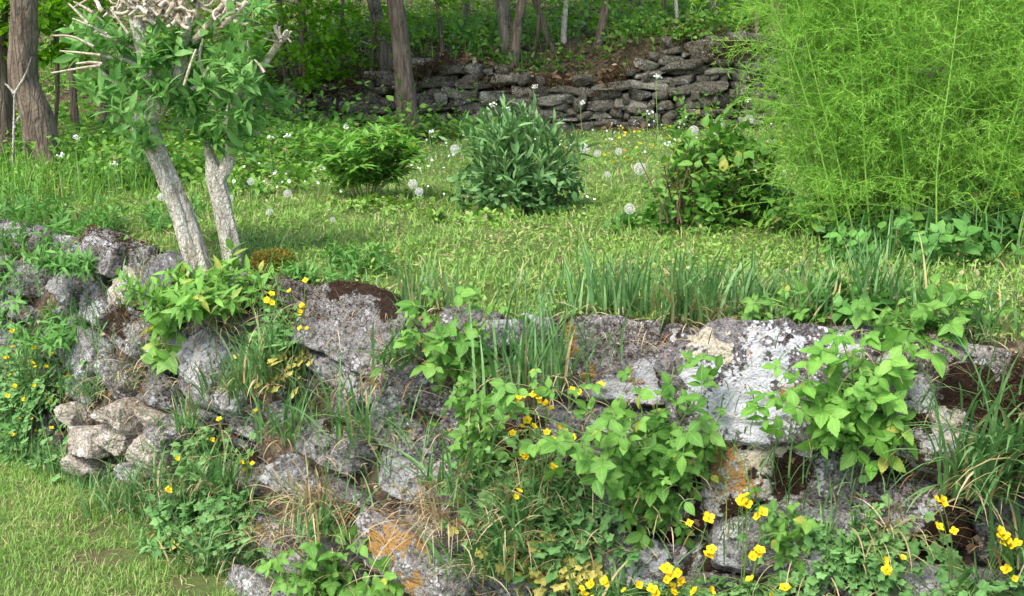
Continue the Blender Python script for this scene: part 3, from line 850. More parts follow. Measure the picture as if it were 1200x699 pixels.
for k, (x, y, z, w_, h_, d_, rt) in enumerate(blist):
    a = math.radians(rt)
    X = np.array([math.cos(a), 0, math.sin(a)]); Z = np.array([-math.sin(a), 0, math.cos(a)]); Y = np.array([0, 1.0, 0])
    pos = np.array([x, y + d_ / 2, z])
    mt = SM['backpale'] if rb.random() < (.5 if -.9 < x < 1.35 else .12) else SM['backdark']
    if k < 100:
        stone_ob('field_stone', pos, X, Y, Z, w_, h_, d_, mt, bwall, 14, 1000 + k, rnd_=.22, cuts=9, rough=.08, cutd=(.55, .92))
    else:
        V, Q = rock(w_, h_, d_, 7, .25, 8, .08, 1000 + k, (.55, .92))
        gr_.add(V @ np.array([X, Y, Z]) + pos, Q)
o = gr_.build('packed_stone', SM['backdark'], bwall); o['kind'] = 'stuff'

g = G(); n = 26000
x = R.uniform(-2.0, 2.8, n); q = R.random(n) ** 2
p = np.stack([x, yback(x) + R.uniform(-.06, .3, n), 1.0 + bh(x) - .02 - q * .16 + R.normal(size=n) * .02], 1)
ok = wob(x, p[:, 2] * 2, 2.6, 4) + R.normal(size=n) * .25 > .15; p = p[ok]
scatter(g, TRI, p, norm(unit(len(p)) + UPV - np.array([0, .6, 0])), unit(len(p)), R.uniform(.012, .035, len(p)), R.uniform(0, 1, len(p)))
o = g.build('moss', M['moss'], bwall); o['kind'] = 'stuff'
# ------------------------------------------------------------------ trees
def trunk_mesh(g, ctrl, rads, K=40, sides=22, rough=.08, seed=0, flare=.35):
    ctrl = np.array(ctrl, float); t = np.linspace(0, 1, len(ctrl)); tk = np.linspace(0, 1, K)
    P3 = np.stack([np.interp(tk, t, ctrl[:, k]) for k in range(3)], 1)
    for _ in range(3): P3[1:-1] = (P3[:-2] + 2 * P3[1:-1] + P3[2:]) / 4
    rk = np.interp(tk, t, rads)
    tan = norm(np.gradient(P3, axis=0))
    A = norm(np.cross(tan, np.array([0, 1.0, .05]))); B = np.cross(tan, A)
    ang = np.arange(sides) / sides * 2 * math.pi
    off = seed * 7.3
    V = np.zeros((K, sides, 3))
    for i_ in range(K):
        fl_ = 1 + flare * .6 * math.exp(-i_ / K * 14) * (1 + .35 * np.sin(ang * 4 + seed))
        for j_ in range(sides):
            c_, s_2 = math.cos(ang[j_]), math.sin(ang[j_])
            dn = mn.fractal(Vector((c_ * 1.6 + off, s_2 * 1.6, P3[i_, 2] * 3.0)), 1, 2, 4) * rough * 1.6 + mn.noise(Vector((c_ * 6 + off, s_2 * 6, P3[i_, 2] * 5))) * rough * .6
            rad = rk[i_] * fl_[j_] * (1 + dn)
            V[i_, j_] = P3[i_] + rad * (c_ * A[i_] + s_2 * B[i_])
    ii = np.arange(K - 1)[:, None] * sides; jj = np.arange(sides)[None]; jn = (jj + 1) % sides
    Q = np.stack([ii + jj, ii + jn, ii + sides + jn, ii + sides + jj], -1).reshape(-1, 4)
    g.add(V.reshape(-1, 3), Q)
    g.add(np.vstack([V[-1], P3[-1] + tan[-1] * rk[-1] * .3]), None, [(j, (j + 1) % sides, sides) for j in range(sides)])
    return P3

def leafy(g, centers, radius, n, size, tmpl=OVATE3, flat=.5, tilt=.5):
    C = np.asarray(centers, float)
    idx = R.integers(0, len(C), n)
    rad = np.broadcast_to(radius, (len(C),))[idx]
    p = C[idx] + unit(n) * (rad * R.random(n) ** .5)[:, None] * np.array([1, 1, flat])
    d = norm(unit(n) * np.array([1, 1, .5]) - UPV * .25)
    nn = norm(UPV + R.normal(size=(n, 3)) * tilt)
    scatter(g, tmpl, p, d, nn, R.uniform(.7, 1.25, n) * size, R.uniform(0, 1, n))
    return p

def crown(tree, top, height, spread, nclump, nleaf, size, low=0):
    """branches and leafy crown above the trunk top; returns nothing"""
    top = np.array(top, float)
    C = top + np.stack([R.normal(0, spread * .45, nclump), R.normal(0, spread * .45, nclump), R.uniform(-low, height, nclump)], 1)
    g = G()
    st = np.repeat(top[None], nclump, 0) + np.stack([np.zeros(nclump), np.zeros(nclump), R.uniform(-.5, height * .3, nclump)], 1)
    pts = np.stack([st + (C - st) * t + R.normal(size=st.shape) * .08 * (0 < t < 1) + UPV * math.sin(t * 3.14) * .15 for t in np.linspace(0, 1, 6)], 1)
    tubes(g, pts, .035, .006, 5)
    g.build('branches', M['bark_grey'], tree)
    g = G()
    leafy(g, C, spread * .28, nleaf, size, QUADL if size > .07 else OVATE3, .55, .55)
    g.build('crown', M['beech'], tree)

# px_base, py_base, px at py=0, width px at base, bark, height, label, crown spread
TREES = [
 (53, 203, 29, 37, 'bark_brown', 6.5, 'thickest brown trunk at the left edge of the wood', 2.6),
 (2, 190, -6, 36, 'bark_brown', 6.5, 'dark trunk cut by the left picture edge, behind the thickest one', 2.4),
 (481, 163, 463, 24, 'bark_brown', 7.5, 'straight reddish-brown trunk in front of the old back wall', 2.2),
 (458, 88, 437, 17, 'bark_grey', 7.0, 'greyish leaning trunk just left behind the reddish-brown one', 2.2),
 (600, 72, 588, 17, 'bark_grey', 7.0, 'left stem of the trunk pair above the back wall', 2.2),
 (598, 78, 613, 12, 'bark_brown', 6.0, 'thinner right-leaning trunk of the pair above the back wall', 1.8),
 (650, 60, 626, 7, 'bark_brown', 5.0, 'thin stem leaning left above the middle of the back wall', 1.2),
 (660, 50, 663, 6, 'bark_pale', 5.0, 'slim upright tan stem above the middle of the back wall', 1.2),
 (699, 54, 712, 9, 'bark_brown', 5.5, 'dark stem leaning right above the dip in the wall', 1.5),
 (908, 95, 912, 26, 'bark_brown', 7.0, 'stout dark trunk behind the left edge of the feathery asparagus', 2.4),
 (365, 148, 352, 11, 'bark_brown', 5.5, 'crooked slender trunk left of the reddish-brown one', 1.8),
 (90, 172, 78, 9, 'bark_brown', 5.5, 'slender dark trunk nearest to the thickest trunk, on its right', 2.0),
 (122, 165, 118, 12, 'bark_brown', 5.5, 'dark slender trunk seen left of the pollard foliage', 2.0),
 (340, 125, 326, 8, 'bark_grey', 5.5, 'thin grey stem behind the pollard, left of the crooked trunk', 1.8),
 (796, 34, 792, 4, 'bark_pale', 4.5, 'very thin pale sapling above the right half of the back wall', 1.0),
 (540, 40, 548, 6, 'bark_grey', 5.5, 'thin far stem left of the trunk pair', 1.5),
 (745, 20, 748, 6, 'bark_grey', 5.5, 'thin far stem between the dip in the wall and pale sapling', 1.5),
 (845, 30, 835, 7, 'bark_grey', 5.5, 'thin far stem left of the stout dark trunk', 1.5),
 (265, 120, 272, 10, 'bark_brown', 6, 'dark trunk glimpsed between the two pollard heads', 2.0),
 (180, 110, 172, 6, 'bark_grey', 5, 'thin grey stem glimpsed through the left pollard head', 1.4),
 (305, 118, 300, 5, 'bark_brown', 5, 'thin brown stem just right of the right pollard head', 1.4),
 (395, 105, 402, 5, 'bark_grey', 5, 'thin grey sapling left of the grey leaning trunk', 1.3),
 (520, 60, 512, 5, 'bark_brown', 5, 'thin brown sapling right of the reddish-brown trunk', 1.3),
 (772, 30, 778, 5, 'bark_brown', 5, 'thin dark stem left of the very thin pale sapling', 1.3),
 (215, 130, 210, 9, 'bark_brown', 6, 'dark trunk glimpsed behind the pollard trunks', 2.0),
]
for k, (bx, by, tx, w, bark, ht, lab, spr) in enumerate(TREES):
    b = hit(bx, by)
    sc = b[1] / F
    top0 = P(tx, 0, b[1])
    dirn = (top0 - b) / max(.3, top0[2] - b[2])
    h1 = ht
    r0 = w * sc / 2 / 1.05
    ctrl = [b - UPV * .08, b + dirn * .35 * 1 + np.array([0, 0, 0]), b + dirn * (top0[2] - b[2]) * .55 + np.array([R.normal() * .25 * r0, 0, 0]), top0, b + dirn * 2.6 * .8 + UPV * .6 + np.array([0, .1, 0]), b + dirn * 3 * .7 + UPV * (h1 - 3)]
    t = thing('tree', lab, 'tree', b, 'trees of the wood behind the terrace')
    g = G()
    ztop_ = ctrl[-1]
    trunk_mesh(g, ctrl, [r0 * 1.25, r0, r0 * .92, r0 * .85, r0 * .75, r0 * .3], 60 if w > 15 else 40, 24 if w > 15 else 10, .10 if w > 15 else .06, k)
    g.build('trunk', M[bark], t)
    cz = CZ + b[1] * .05 + .55          # lowest crown height; crowns unseen above the frame, added to shade the wood
    ct = np.array([ctrl[-1][0], ctrl[-1][1], max(cz + .9, b[2] + 2.4)])
    crown(t, ct, h1 - 2.2, spr, 34, 1700, .12, .35)

# low leafy boughs that hang into view, each with its own young tree
def bough_tree(lab, root_px, root_py, spots, size, nleaf, tk=8, dback=.0):
    b = hit(root_px, root_py) + np.array([0, dback, 0])
    t = thing('young_tree', lab, 'tree', b, 'young leafy trees at the wood edge')
    g = G()
    tp = P(root_px + 10, -60, b[1])
    trunk_mesh(g, [b - UPV * .05, b * .7 + tp * .3 + np.array([.03, 0, 0]), b * .35 + tp * .65, tp, tp + UPV * 1.2], [tk * b[1] / F / 2, tk * b[1] / F / 2.3, tk * b[1] / F / 2.6, tk * b[1] / F / 3, .006], 30, 8, .06, int(root_px))
    g.build('trunk', M['bark_brown'], t)
    gb = G(); gl = G()
    for (px, py, rad, dd) in spots:
        c = P(px, py, b[1] + dd)
        s0 = b + (tp - b) * min(1.2, max(.25, (c[2] + .1 - b[2]) / (tp[2] - b[2])))
        pts = np.array([s0 + (c - s0) * q + UPV * .12 * math.sin(q * 3.14) for q in np.linspace(0, 1, 6)])
        tubes(gb, pts, .008, .003, 4)
        m = 5
        tw = paths(np.repeat(pts[3:4], m, 0) * .5 + c * .5, norm(unit(m) * np.array([1, 1, .35]) + norm(c - s0) * .8), rad * 1.1, 5, .25, .12)
        tubes(gb, tw, .003, .001, 3)
        p, d, tn = along(tw, max(4, nleaf // 5), .1, 1, 60)
        d = norm(d * np.array([1, 1, .5]) + unit(len(d)) * .3)
        nn = norm(UPV + R.normal(size=p.shape) * .45)
        scatter(gl, OVATE3, p + unit(len(p)) * rad * .18, d, nn, R.uniform(.7, 1.2, len(p)) * size, R.uniform(0, 1, len(p)))
    gb.build('branches', M['bark_grey'], t)
    gl.build('foliage', M['beech'], t)
bough_tree('bright leafy young tree hanging over the thickest trunk at left', 60, 180,
           [(20, 30, .25, -.4), (45, 45, .22, -.5), (65, 70, .2, -.5), (30, 8, .3, -.4), (75, 15, .22, -.4), (100, 5, .2, -.3), (5, 55, .2, -.3), (60, 100 - 20, .12, -.5), (90, 60, .15, 0), (120, 40, .3, .6), (150, 100, .3, .8), (15, 10, .25, -.5), (50, 20, .25, -.6), (85, 30, .2, -.4)], .06, 120, 6)
bough_tree('bright leafy young tree filling the gap right of the pollard', 348, 140,
           [(300, 10, .3, -.3), (340, 20, .35, -.4), (370, 40, .35, -.5), (330, 55, .3, -.4), (355, 80, .3, -.5), (385, 15, .3, -.3), (345, 105, .22, -.4), (405, 60, .2, -.3), (300, 60, .3, 0), (280, 90, .3, 0), (240, 20, .3, 0), (200, 60, .35, .3), (400, 100, .2, 0), (370, 95, .2, -.2), (310, 100, .25, 0), (260, 50, .3, 0), (330, 30, .3, -.6), (360, 10, .3, -.6), (315, 70, .25, -.5), (380, 60, .22, -.5)], .07, 120, 9)
bough_tree('thin young tree with leaf sprays left of the reddish-brown trunk', 430, 130,
           [(420, 10, .25, 0), (440, 35, .2, -.1), (415, 40, .25, 0), (470, 25, .12, -.4), (495, 30, .15, -.3), (470, 70, .10, -.3), (400, 80, .22, 0), (425, 75, .2, 0), (520, 8, .25, 0), (550, 12, .22, 0)], .07, 42, 5)
bough_tree('thin young tree with loose sprays above the back wall', 625, 62,
           [(610, 10, .25, 0), (640, 5, .25, .2), (670, 20, .2, .3), (590, 25, .2, .4), (720, 5, .3, .3), (760, 10, .3, .4), (700, 30, .2, .4)], .07, 34, 4)
bough_tree('dark-stemmed young tree behind the asparagus top', 880, 85,
           [(860, 15, .22, 0), (890, 5, .22, 0), (840, 8, .2, 0), (930, 10, .3, 0), (960, 40, .3, .2)], .06, 26, 6)

# bare forked sapling in front of the thick trunk
b = hit(15, 205)
t = thing('sapling', 'bare forked tan sapling in front of the thickest trunk', 'sapling', b)
g = G()
d0 = b[1]
for pl in ([(15, 206), (16, 160), (17, 110)], [(17, 110), (12, 104), (6, 98)], [(17, 110), (28, 92), (38, 65)], [(17, 150), (20, 140), (24, 136)]):
    tubes(g, np.array([P(x, y, d0) for x, y in pl]), .010, .005, 6)
g.build('stems', M['bark_pale'], t)
# fallen branches
def stick(name, lab, pl, r0, mat='bark_pale', d=None):
    pts = []
    for (x, y) in pl:
        h_ = hit(x, y); pts.append(h_ + UPV * .03 if d is None else P(x, y, d))
    t = thing(name, lab, 'branch', pts[0])
    g = G(); trunk_mesh(g, pts, [r0, r0 * .8, r0 * .4][:len(pl)] if len(pl) == 3 else np.linspace(r0, r0 * .4, len(pl)), 14, 8, .1, int(pl[0][0]), 0)
    g.build('branch_wood', M[mat], t)
stick('fallen_branch', 'tan fallen branch leaning among litter left of the reddish-brown trunk', [(418, 112), (440, 100), (460, 95)], .016)
stick('fallen_branch', 'short pale stick lying high behind the grey leaning trunk', [(407, 48), (425, 53), (437, 57)], .012)
stick('fallen_branch', 'broken stick lying in litter below the old wall', [(412, 152), (425, 145), (433, 138)], .014)
stick('fallen_branch', 'white bent twig on the slope above the back wall', [(678, 40), (686, 30), (691, 25)], .012)

# woodland floor: litter and undergrowth
def fan(n, y0, y1, a=.62, pw=1.0):
    if a > .5: a = .82; n = int(n * 1.25)
    y = (y0 ** pw + (y1 ** pw - y0 ** pw) * R.random(n)) ** (1 / pw)
    x = y * R.uniform(-a, a, n)
    return x, y
def on_ground(x, y, dz=0.0):
    return np.stack([x, y, H(x, y) + dz], 1)

x, y = fan(85000, 7.8, 24, .6, .6)
yb = yback(x)
left = x < -1.5 - (7.5 - y) * .6
ok = ((y > yb + .25) & (wob(x, y, 1.1, 4) + R.normal(size=len(x)) * .5 < .55)) | (left & (y > 7.2) & (y < yb))
x, y = x[ok], y[ok]
g = G()
p = on_ground(x, y, .0); hh = R.random(len(p)) ** 1.5 * np.where(R.random(len(p)) < .3, .5, .22)
p[:, 2] += hh
scatter(g, OVATE3, p, norm(unit(len(p)) * np.array([1, 1, .5])), norm(UPV + R.normal(size=p.shape) * .5), R.uniform(.035, .085, len(p)), R.uniform(0, 1, len(p)))
x, y = fan(14000, 10, 24, .6, .6); ok = y > yback(x) + .3; x, y = x[ok], y[ok]
blades(g, on_ground(x, y), R.uniform(0, 6.28, len(x)), R.uniform(.1, .32, len(x)), R.uniform(.006, .012, len(x)), R.uniform(0, .3, len(x)), R.uniform(.1, .9, len(x)), 3)
n = 9000
x = R.uniform(-2.2, 5.0, n); y = yback(x) + R.uniform(.12, 1.6, n); ok = ((x > .85) | (x < .05)) & (wob(x, y, 2.2, 3) + R.normal(size=n) * .4 > -.2); x, y = x[ok], y[ok]
p = on_ground(x, y); p[:, 2] += R.random(len(p)) * .2
scatter(g, OVATE3, p, norm(unit(len(p)) * np.array([1, 1, .5])), norm(UPV + R.normal(size=p.shape) * .5), R.uniform(.035, .08, len(p)), R.uniform(0, 1, len(p)))
tag(g.build('undergrowth', M['under']), 'dense green nettles and herbs carpeting the woodland slope', 'undergrowth', None, 'stuff')

x, y = fan(26000, 7.0, 18, .6, .7); yb = yback(x)
ok = (y > yb + .1) | ((x < -1.2) & (y > 8.0)) ; x, y = x[ok], y[ok]
g = G(); p = on_ground(x, y, .01); p[:, 2] += R.random(len(p)) * .03
scatter(g, QUADL, p, norm(unit(len(p)) * np.array([1, 1, .2])), norm(UPV + R.normal(size=p.shape) * .4), R.uniform(.04, .09, len(p)), R.uniform(0, 1, len(p)))
# litter lying on and below the old wall
n = 2600
x = R.uniform(-2.6, 1.2, n); y = yback(x) - R.random(n) ** 1.6 * 1.6; ok = wob(x, y, 1.4, 8) < .2; x, y = x[ok], y[ok]
ok = (x < -.9) | (y > yback(x) - .25); x, y = x[ok], y[ok]
p = on_ground(x, y, .02)
scatter(g, QUADL, p, norm(unit(len(p)) * np.array([1, 1, .2])), norm(UPV + R.normal(size=p.shape) * .4), R.uniform(.04, .09, len(p)), R.uniform(0, 1, len(p)))
n = 900
x = R.uniform(-.5, 1.0, n); p = np.stack([x, yback(x) + .16 + R.uniform(0, .25, n), np.zeros(n)], 1); p[:, 2] = 1.0 + bh(x) + R.uniform(-.12, .06, n)
scatter(g, QUADL, p, norm(unit(n) * np.array([1, 1, .4])), norm(UPV + R.normal(size=p.shape) * .5), R.uniform(.04, .09, n), R.uniform(0, 1, n))
tag(g.build('leaf_litter', M['litter']), 'brown fallen leaves littering the woodland floor and old wall', 'leaf litter', None, 'stuff')

# ground cover (ivy like) under the left wood edge
g = G()
n = 26000
x = R.uniform(-4.6, -.9, n); y = R.uniform(5.0, 8.2, n)
ok = (y - ytop(x) > .5) & (y > 5.9 - .35 * (x + 2) + .3 * wob(x, y, 1.5, 2)) & (x < -.9 - (y - 6) * .1 - (y < 6.4) * .6); x, y = x[ok], y[ok]
p = on_ground(x, y); p[:, 2] += R.random(len(p)) * (.08 + .16 * (wob(x, y, 2.3, 5) > 0))
scatter(g, OVATE3, p, norm(unit(len(p)) * np.array([1, 1, .5])), norm(UPV + R.normal(size=p.shape) * .45), R.uniform(.03, .06, len(p)), R.uniform(0, 1, len(p)))
n = 3800
x = R.uniform(-4.8, -1.9, n); y = R.uniform(4.8, 7.6, n); ok = (y - ytop(x) > .35) & (x < -1.6 - (y < 5.7) * .5); x, y = x[ok], y[ok]
blades(g, on_ground(x, y), R.uniform(0, 6.28, len(x)), R.uniform(.10, .26, len(x)), R.uniform(.004, .008, len(x)), R.uniform(0, .3, len(x)), R.uniform(.1, .9, len(x)), 3)
tag(g.build('ground_cover', M['under']), 'low leafy ground cover along the shaded wood edge at left', 'ground cover', None, 'stuff')

# ------------------------------------------------------------------ terrace turf
g = G()
x, y = fan(150000, 2.6, 10.0, .62, .35)
s = y - ytop(x)
dens = wob(x, y, 2.2, 1) * .5 + wob(x, y, 5.1, 7) * .4
ok = (s > .06) & (y < yback(x)) & (R.random(len(x)) < .62 + .5 * dens) & ~((x < -1.5 - (7.5 - y) * .6) & (y > 7.4))
x, y = x[ok], y[ok]; n = len(x)
blades(g, on_ground(x, y), R.uniform(0, 6.28, n), R.uniform(.015, .06, n) * (1 + .5 * wob(x, y, 3)), R.uniform(.003, .0055, n) * np.sqrt(y / 3.2), R.uniform(.1, .9, n), R.uniform(.2, 1.2, n), 2)
tag(g.build('terrace_turf', M['lawn']), 'short yellow-green patchy turf covering the terrace', 'grass', None, 'stuff')
g = G()
x, y = fan(90000, 2.6, 10.0, .62, .35)
s = y - ytop(x)
ok = (s > .04) & (y < yback(x)) & (wob(x, y, 2.9, 9) + R.normal(size=len(x)) * .45 > .0) & ~((x < -1.5 - (7.5 - y) * .6) & (y > 7.4))
x, y = x[ok], y[ok]; n = len(x)
p = on_ground(x, y); p[:, 2] += R.random(n) * .04
scatter(g, OVATE3, p, norm(unit(n) * np.array([1, 1, .4]) + UPV * .2), norm(UPV + R.normal(size=(n, 3)) * .4), R.uniform(.008, .024, n) * (y / 3.2) ** .3, R.uniform(0, 1, n))
tag(g.build('terrace_weeds', M['weed']), 'small leafy weeds and clover mixed through the terrace turf', 'weeds', None, 'stuff')
g = G()
x, y = fan(17000, 2.6, 10.0, .62, .4); s = y - ytop(x)
ok = (s > .04) & (y < yback(x)) & (wob(x, y, 1.9, 3) + R.normal(size=len(x)) * .4 > .1); x, y = x[ok], y[ok]; n = len(x)
blades(g, on_ground(x, y, .012), R.uniform(0, 6.28, n), R.uniform(.02, .08, n), R.uniform(.002, .005, n) * np.sqrt(y / 3), R.uniform(.9, 1.5, n), R.uniform(.0, .5, n), 2)
tag(g.build('dry_thatch', M['straw']), 'dry straw bits scattered through the terrace turf', 'thatch', None, 'stuff')
# tiny white flowers far on the terrace
g = G()
x, y = fan(1500, 5.0, 9.8, .45, 1); ok = (wob(x, y, 1.3, 6) > .0) & (y < yback(x) - .1) & (x > -1.5); x, y = x[ok], y[ok]; n = len(x)
p = on_ground(x, y, .05); p[:, 2] += R.random(n) * .09
scatter(g, ROUND, p, unit(n), norm(UPV + R.normal(size=(n, 3)) * .5 + np.array([0, -.6, 0])), R.uniform(.010, .022, n), R.uniform(0, 1, n))
tag(g.build('daisies', M['white']), 'tiny white flowers dotting the far terrace turf', 'wildflowers', None, 'stuff')
g = G()
x, y = fan(160, 6.5, 9.6, .25, 1); ok = (x > .3) & (x < 2.2); x, y = x[ok], y[ok]; n = len(x)
p = on_ground(x, y, .06)
scatter(g, ROUND, p, unit(n), norm(UPV + R.normal(size=(n, 3)) * .4 + np.array([0, -.5, 0])), R.uniform(.018, .03, n), R.uniform(0, 1, n))
tag(g.build('yellow_wildflowers', M['yellow']), 'small yellow flowers dotting turf before the back wall', 'wildflowers', None, 'stuff')

# lawn at lower left
g = G()
n = 150000
x = R.uniform(-3.4, .3, n); y = R.uniform(2.2, 5.6, n)
s = y - ytop(x)
bare = np.zeros(n, bool)
for (bx_, by_, ra, rb_) in ((160, 625, .18, .08), (135, 655, .14, .06), (205, 650, .14, .08), (235, 690, .10, .08)):
    hb = hit(bx_, by_); bare |= (np.hypot((x - hb[0]) / ra, (y - hb[1]) / rb_) + .35 * wob(x, y, 9) < 1)
ok = (s < -WID + .0) & ~(bare & (R.random(n) < .88)) & (s > -1.9)
x, y = x[ok], y[ok]; n = len(x)
blades(g, on_ground(x, y), R.uniform(0, 6.28, n), R.uniform(.018, .042, n), R.uniform(.0016, .0034, n), R.uniform(.0, .8, n), R.uniform(.2, 1.2, n), 2, np.clip(.5 + .3 * wob(x, y, 4) + R.normal(size=n) * .22, 0, 1))
n = 5000
x = R.uniform(-2.2, -.5, n); y = R.uniform(2.9, 4.2, n); ok = (y - ytop(x) < -WID) & (wob(x, y, 4, 2) + R.normal(size=n) * .4 > .2); x, y = x[ok], y[ok]; n = len(x)
blades(g, on_ground(x, y, .006), R.uniform(0, 6.28, n), R.uniform(.02, .05, n), R.uniform(.0014, .0028, n), R.uniform(1.0, 1.5, n), R.uniform(0, .4, n), 2, 1.0)
tag(g.build('lawn_grass', M['lawn']), 'short mown yellow-green lawn at the foot of the wall', 'grass', None, 'stuff')

# fringe of longer grass on the wall top, dry wisps over its face
def fringe(name, lab, mat, n, x0, x1, s0, s1, L, W, out=0., seedm=0, thr=-.1):
    x = R.uniform(x0, x1, n); s = R.uniform(s0, s1, n); y = ytop(x) + s
    ok = wob(x, y, 4.2, seedm) + R.normal(size=n) * .3 > thr; x, y = x[ok], y[ok]; n = len(x)
    az = np.where(R.random(n) < out, -math.pi / 2 + R.normal(size=n) * .7, R.uniform(0, 6.28, n))
    g = G(); blades(g, on_ground(x, y), az, R.uniform(L[0], L[1], n), R.uniform(W[0], W[1], n), R.uniform(0, .45, n), R.uniform(.2, 1.3, n), 5)
    return tag(g.build(name, mat), lab, 'grass', None, 'stuff')
fringe('long_grass', 'longer green grass fringing the top edge of the wall', M['grass'], 2200, -1.1, 3.4, .0, .42, (.04, .13), (.004, .008), .3, 2, .15)
def face_scatter(n, x0, x1, z0=.1, z1=.95):
    x = R.uniform(x0, x1, n); t = R.uniform(0, 1, n)
    s = -WID * (1 - t); y = ytop(x) + s
    return x, y, t
x, y, t_ = face_scatter(7000, -1.6, 3.6)
ok = wob(x * 2, t_ * 4, 1.3, 3) + R.normal(size=len(x)) * .3 > .15; x, y = x[ok], y[ok]; n = len(x)
g = G(); pp = np.stack([x, y - .07, face_z(x, y)], 1)
blades(g, pp, -math.pi / 2 + R.normal(size=n) * .9, R.uniform(.06, .18, n), R.uniform(.002, .004, n), R.uniform(.4, 1.4, n), R.uniform(.5, 1.6, n), 5)
tag(g.build('dry_wall_grass', M['straw']), 'wispy dry straw grass growing from joints of the stone wall', 'dry grass', None, 'stuff')
x, y, t_ = face_scatter(8400, -2.6, 3.6)
ok = wob(x * 2, t_ * 4, 1.5, 6) + R.normal(size=len(x)) * .3 > .25; x, y = x[ok], y[ok]; n = len(x)
g = G(); pp = np.stack([x, y - .07, face_z(x, y)], 1)
blades(g, pp, -math.pi / 2 + R.normal(size=n) * 1.3, R.uniform(.06, .2, n), R.uniform(.003, .006, n), R.uniform(.0, .9, n), R.uniform(.3, 1.3, n), 5)
tag(g.build('wall_grass', M['grass']), 'thin green grass sprouting from joints of the stone wall', 'grass', None, 'stuff')

x, y, t_ = face_scatter(6500, -2.8, 3.6); n = len(x)
g = G(); pp = np.stack([x, y + .03 - R.random(n) * .06, face_z(x, y)], 1)
scatter(g, QUADL, pp, norm(unit(n) * np.array([1, 1, .3])), norm(UPV + R.normal(size=(n, 3)) * .5), R.uniform(.008, .03, n), R.uniform(0, 1, n))
tag(g.build('wall_litter', M['litter']), 'crumbled leaves and bark lodged in the joints of the stone wall', 'leaf litter', None, 'stuff')

# long grass at the foot of the wall
n = 2400
x = R.uniform(-3.0, -.7, n); y = ytop(x) - WID + R.normal(size=n) * .05; g = G()
ok = (wob(x, y, 3, 2) > -.3); x, y = x[ok], y[ok]; n = len(x)
blades(g, on_ground(x, y), R.uniform(0, 6.28, n), R.uniform(.06, .17, n), R.uniform(.003, .007, n), R.uniform(0, .6, n), R.uniform(.3, 1.4, n), 5)
tag(g.build('uncut_grass', M['grass']), 'uncut longer grass along the foot of the wall beside lawn', 'grass', None, 'stuff')

# ------------------------------------------------------------------ grass tufts (individual)
def tuft(px, py, n, L, W, lab, mat='grass', spread=.05, up=.3, curl=1.0, out=0., group='grass tufts on the stone wall', cat='grass tuft', name='grass_tuft', azc=-math.pi / 2, azs=.8, proud=.04, dead=True):
    b = hit(px, py)
    if b[1] < ytop(b[0]) + .05: b = facehit(px, py) - np.array([0, proud + .06, 0])
    az = np.where(R.random(n) < out, azc + R.normal(size=n) * azs, R.uniform(0, 6.28, n))
    base = b + np.stack([R.normal(size=n) * spread, R.normal(size=n) * spread * .5, np.zeros(n)], 1)
    t = thing(name, lab, cat, b, group)
    g = G()
    n = n * 2; az = np.tile(az, 2); base = np.tile(base, (2, 1)) + R.normal(size=(n, 3)) * .012
    blades(g, base, az, R.uniform(.45, 1.15, n) * L * 1.15, R.uniform(.6, 1.2, n) * W, R.uniform(0, up, n), R.uniform(.3, 1, n) * curl, 6)
    g.build('blades', M[mat], t)
    if dead and mat == 'grass':
        m = max(6, n // 4); g = G()
        base = b + np.stack([R.normal(size=m) * spread, R.normal(size=m) * spread * .5, np.zeros(m)], 1)
        blades(g, base, azc + R.normal(size=m) * 1.0, R.uniform(.4, .9, m) * L, R.uniform(.5, 1, m) * W * .7, R.uniform(.3, 1.3, m), R.uniform(.8, 1.8, m), 6)
        g.build('dead_blades', M['straw'], t)
    return t
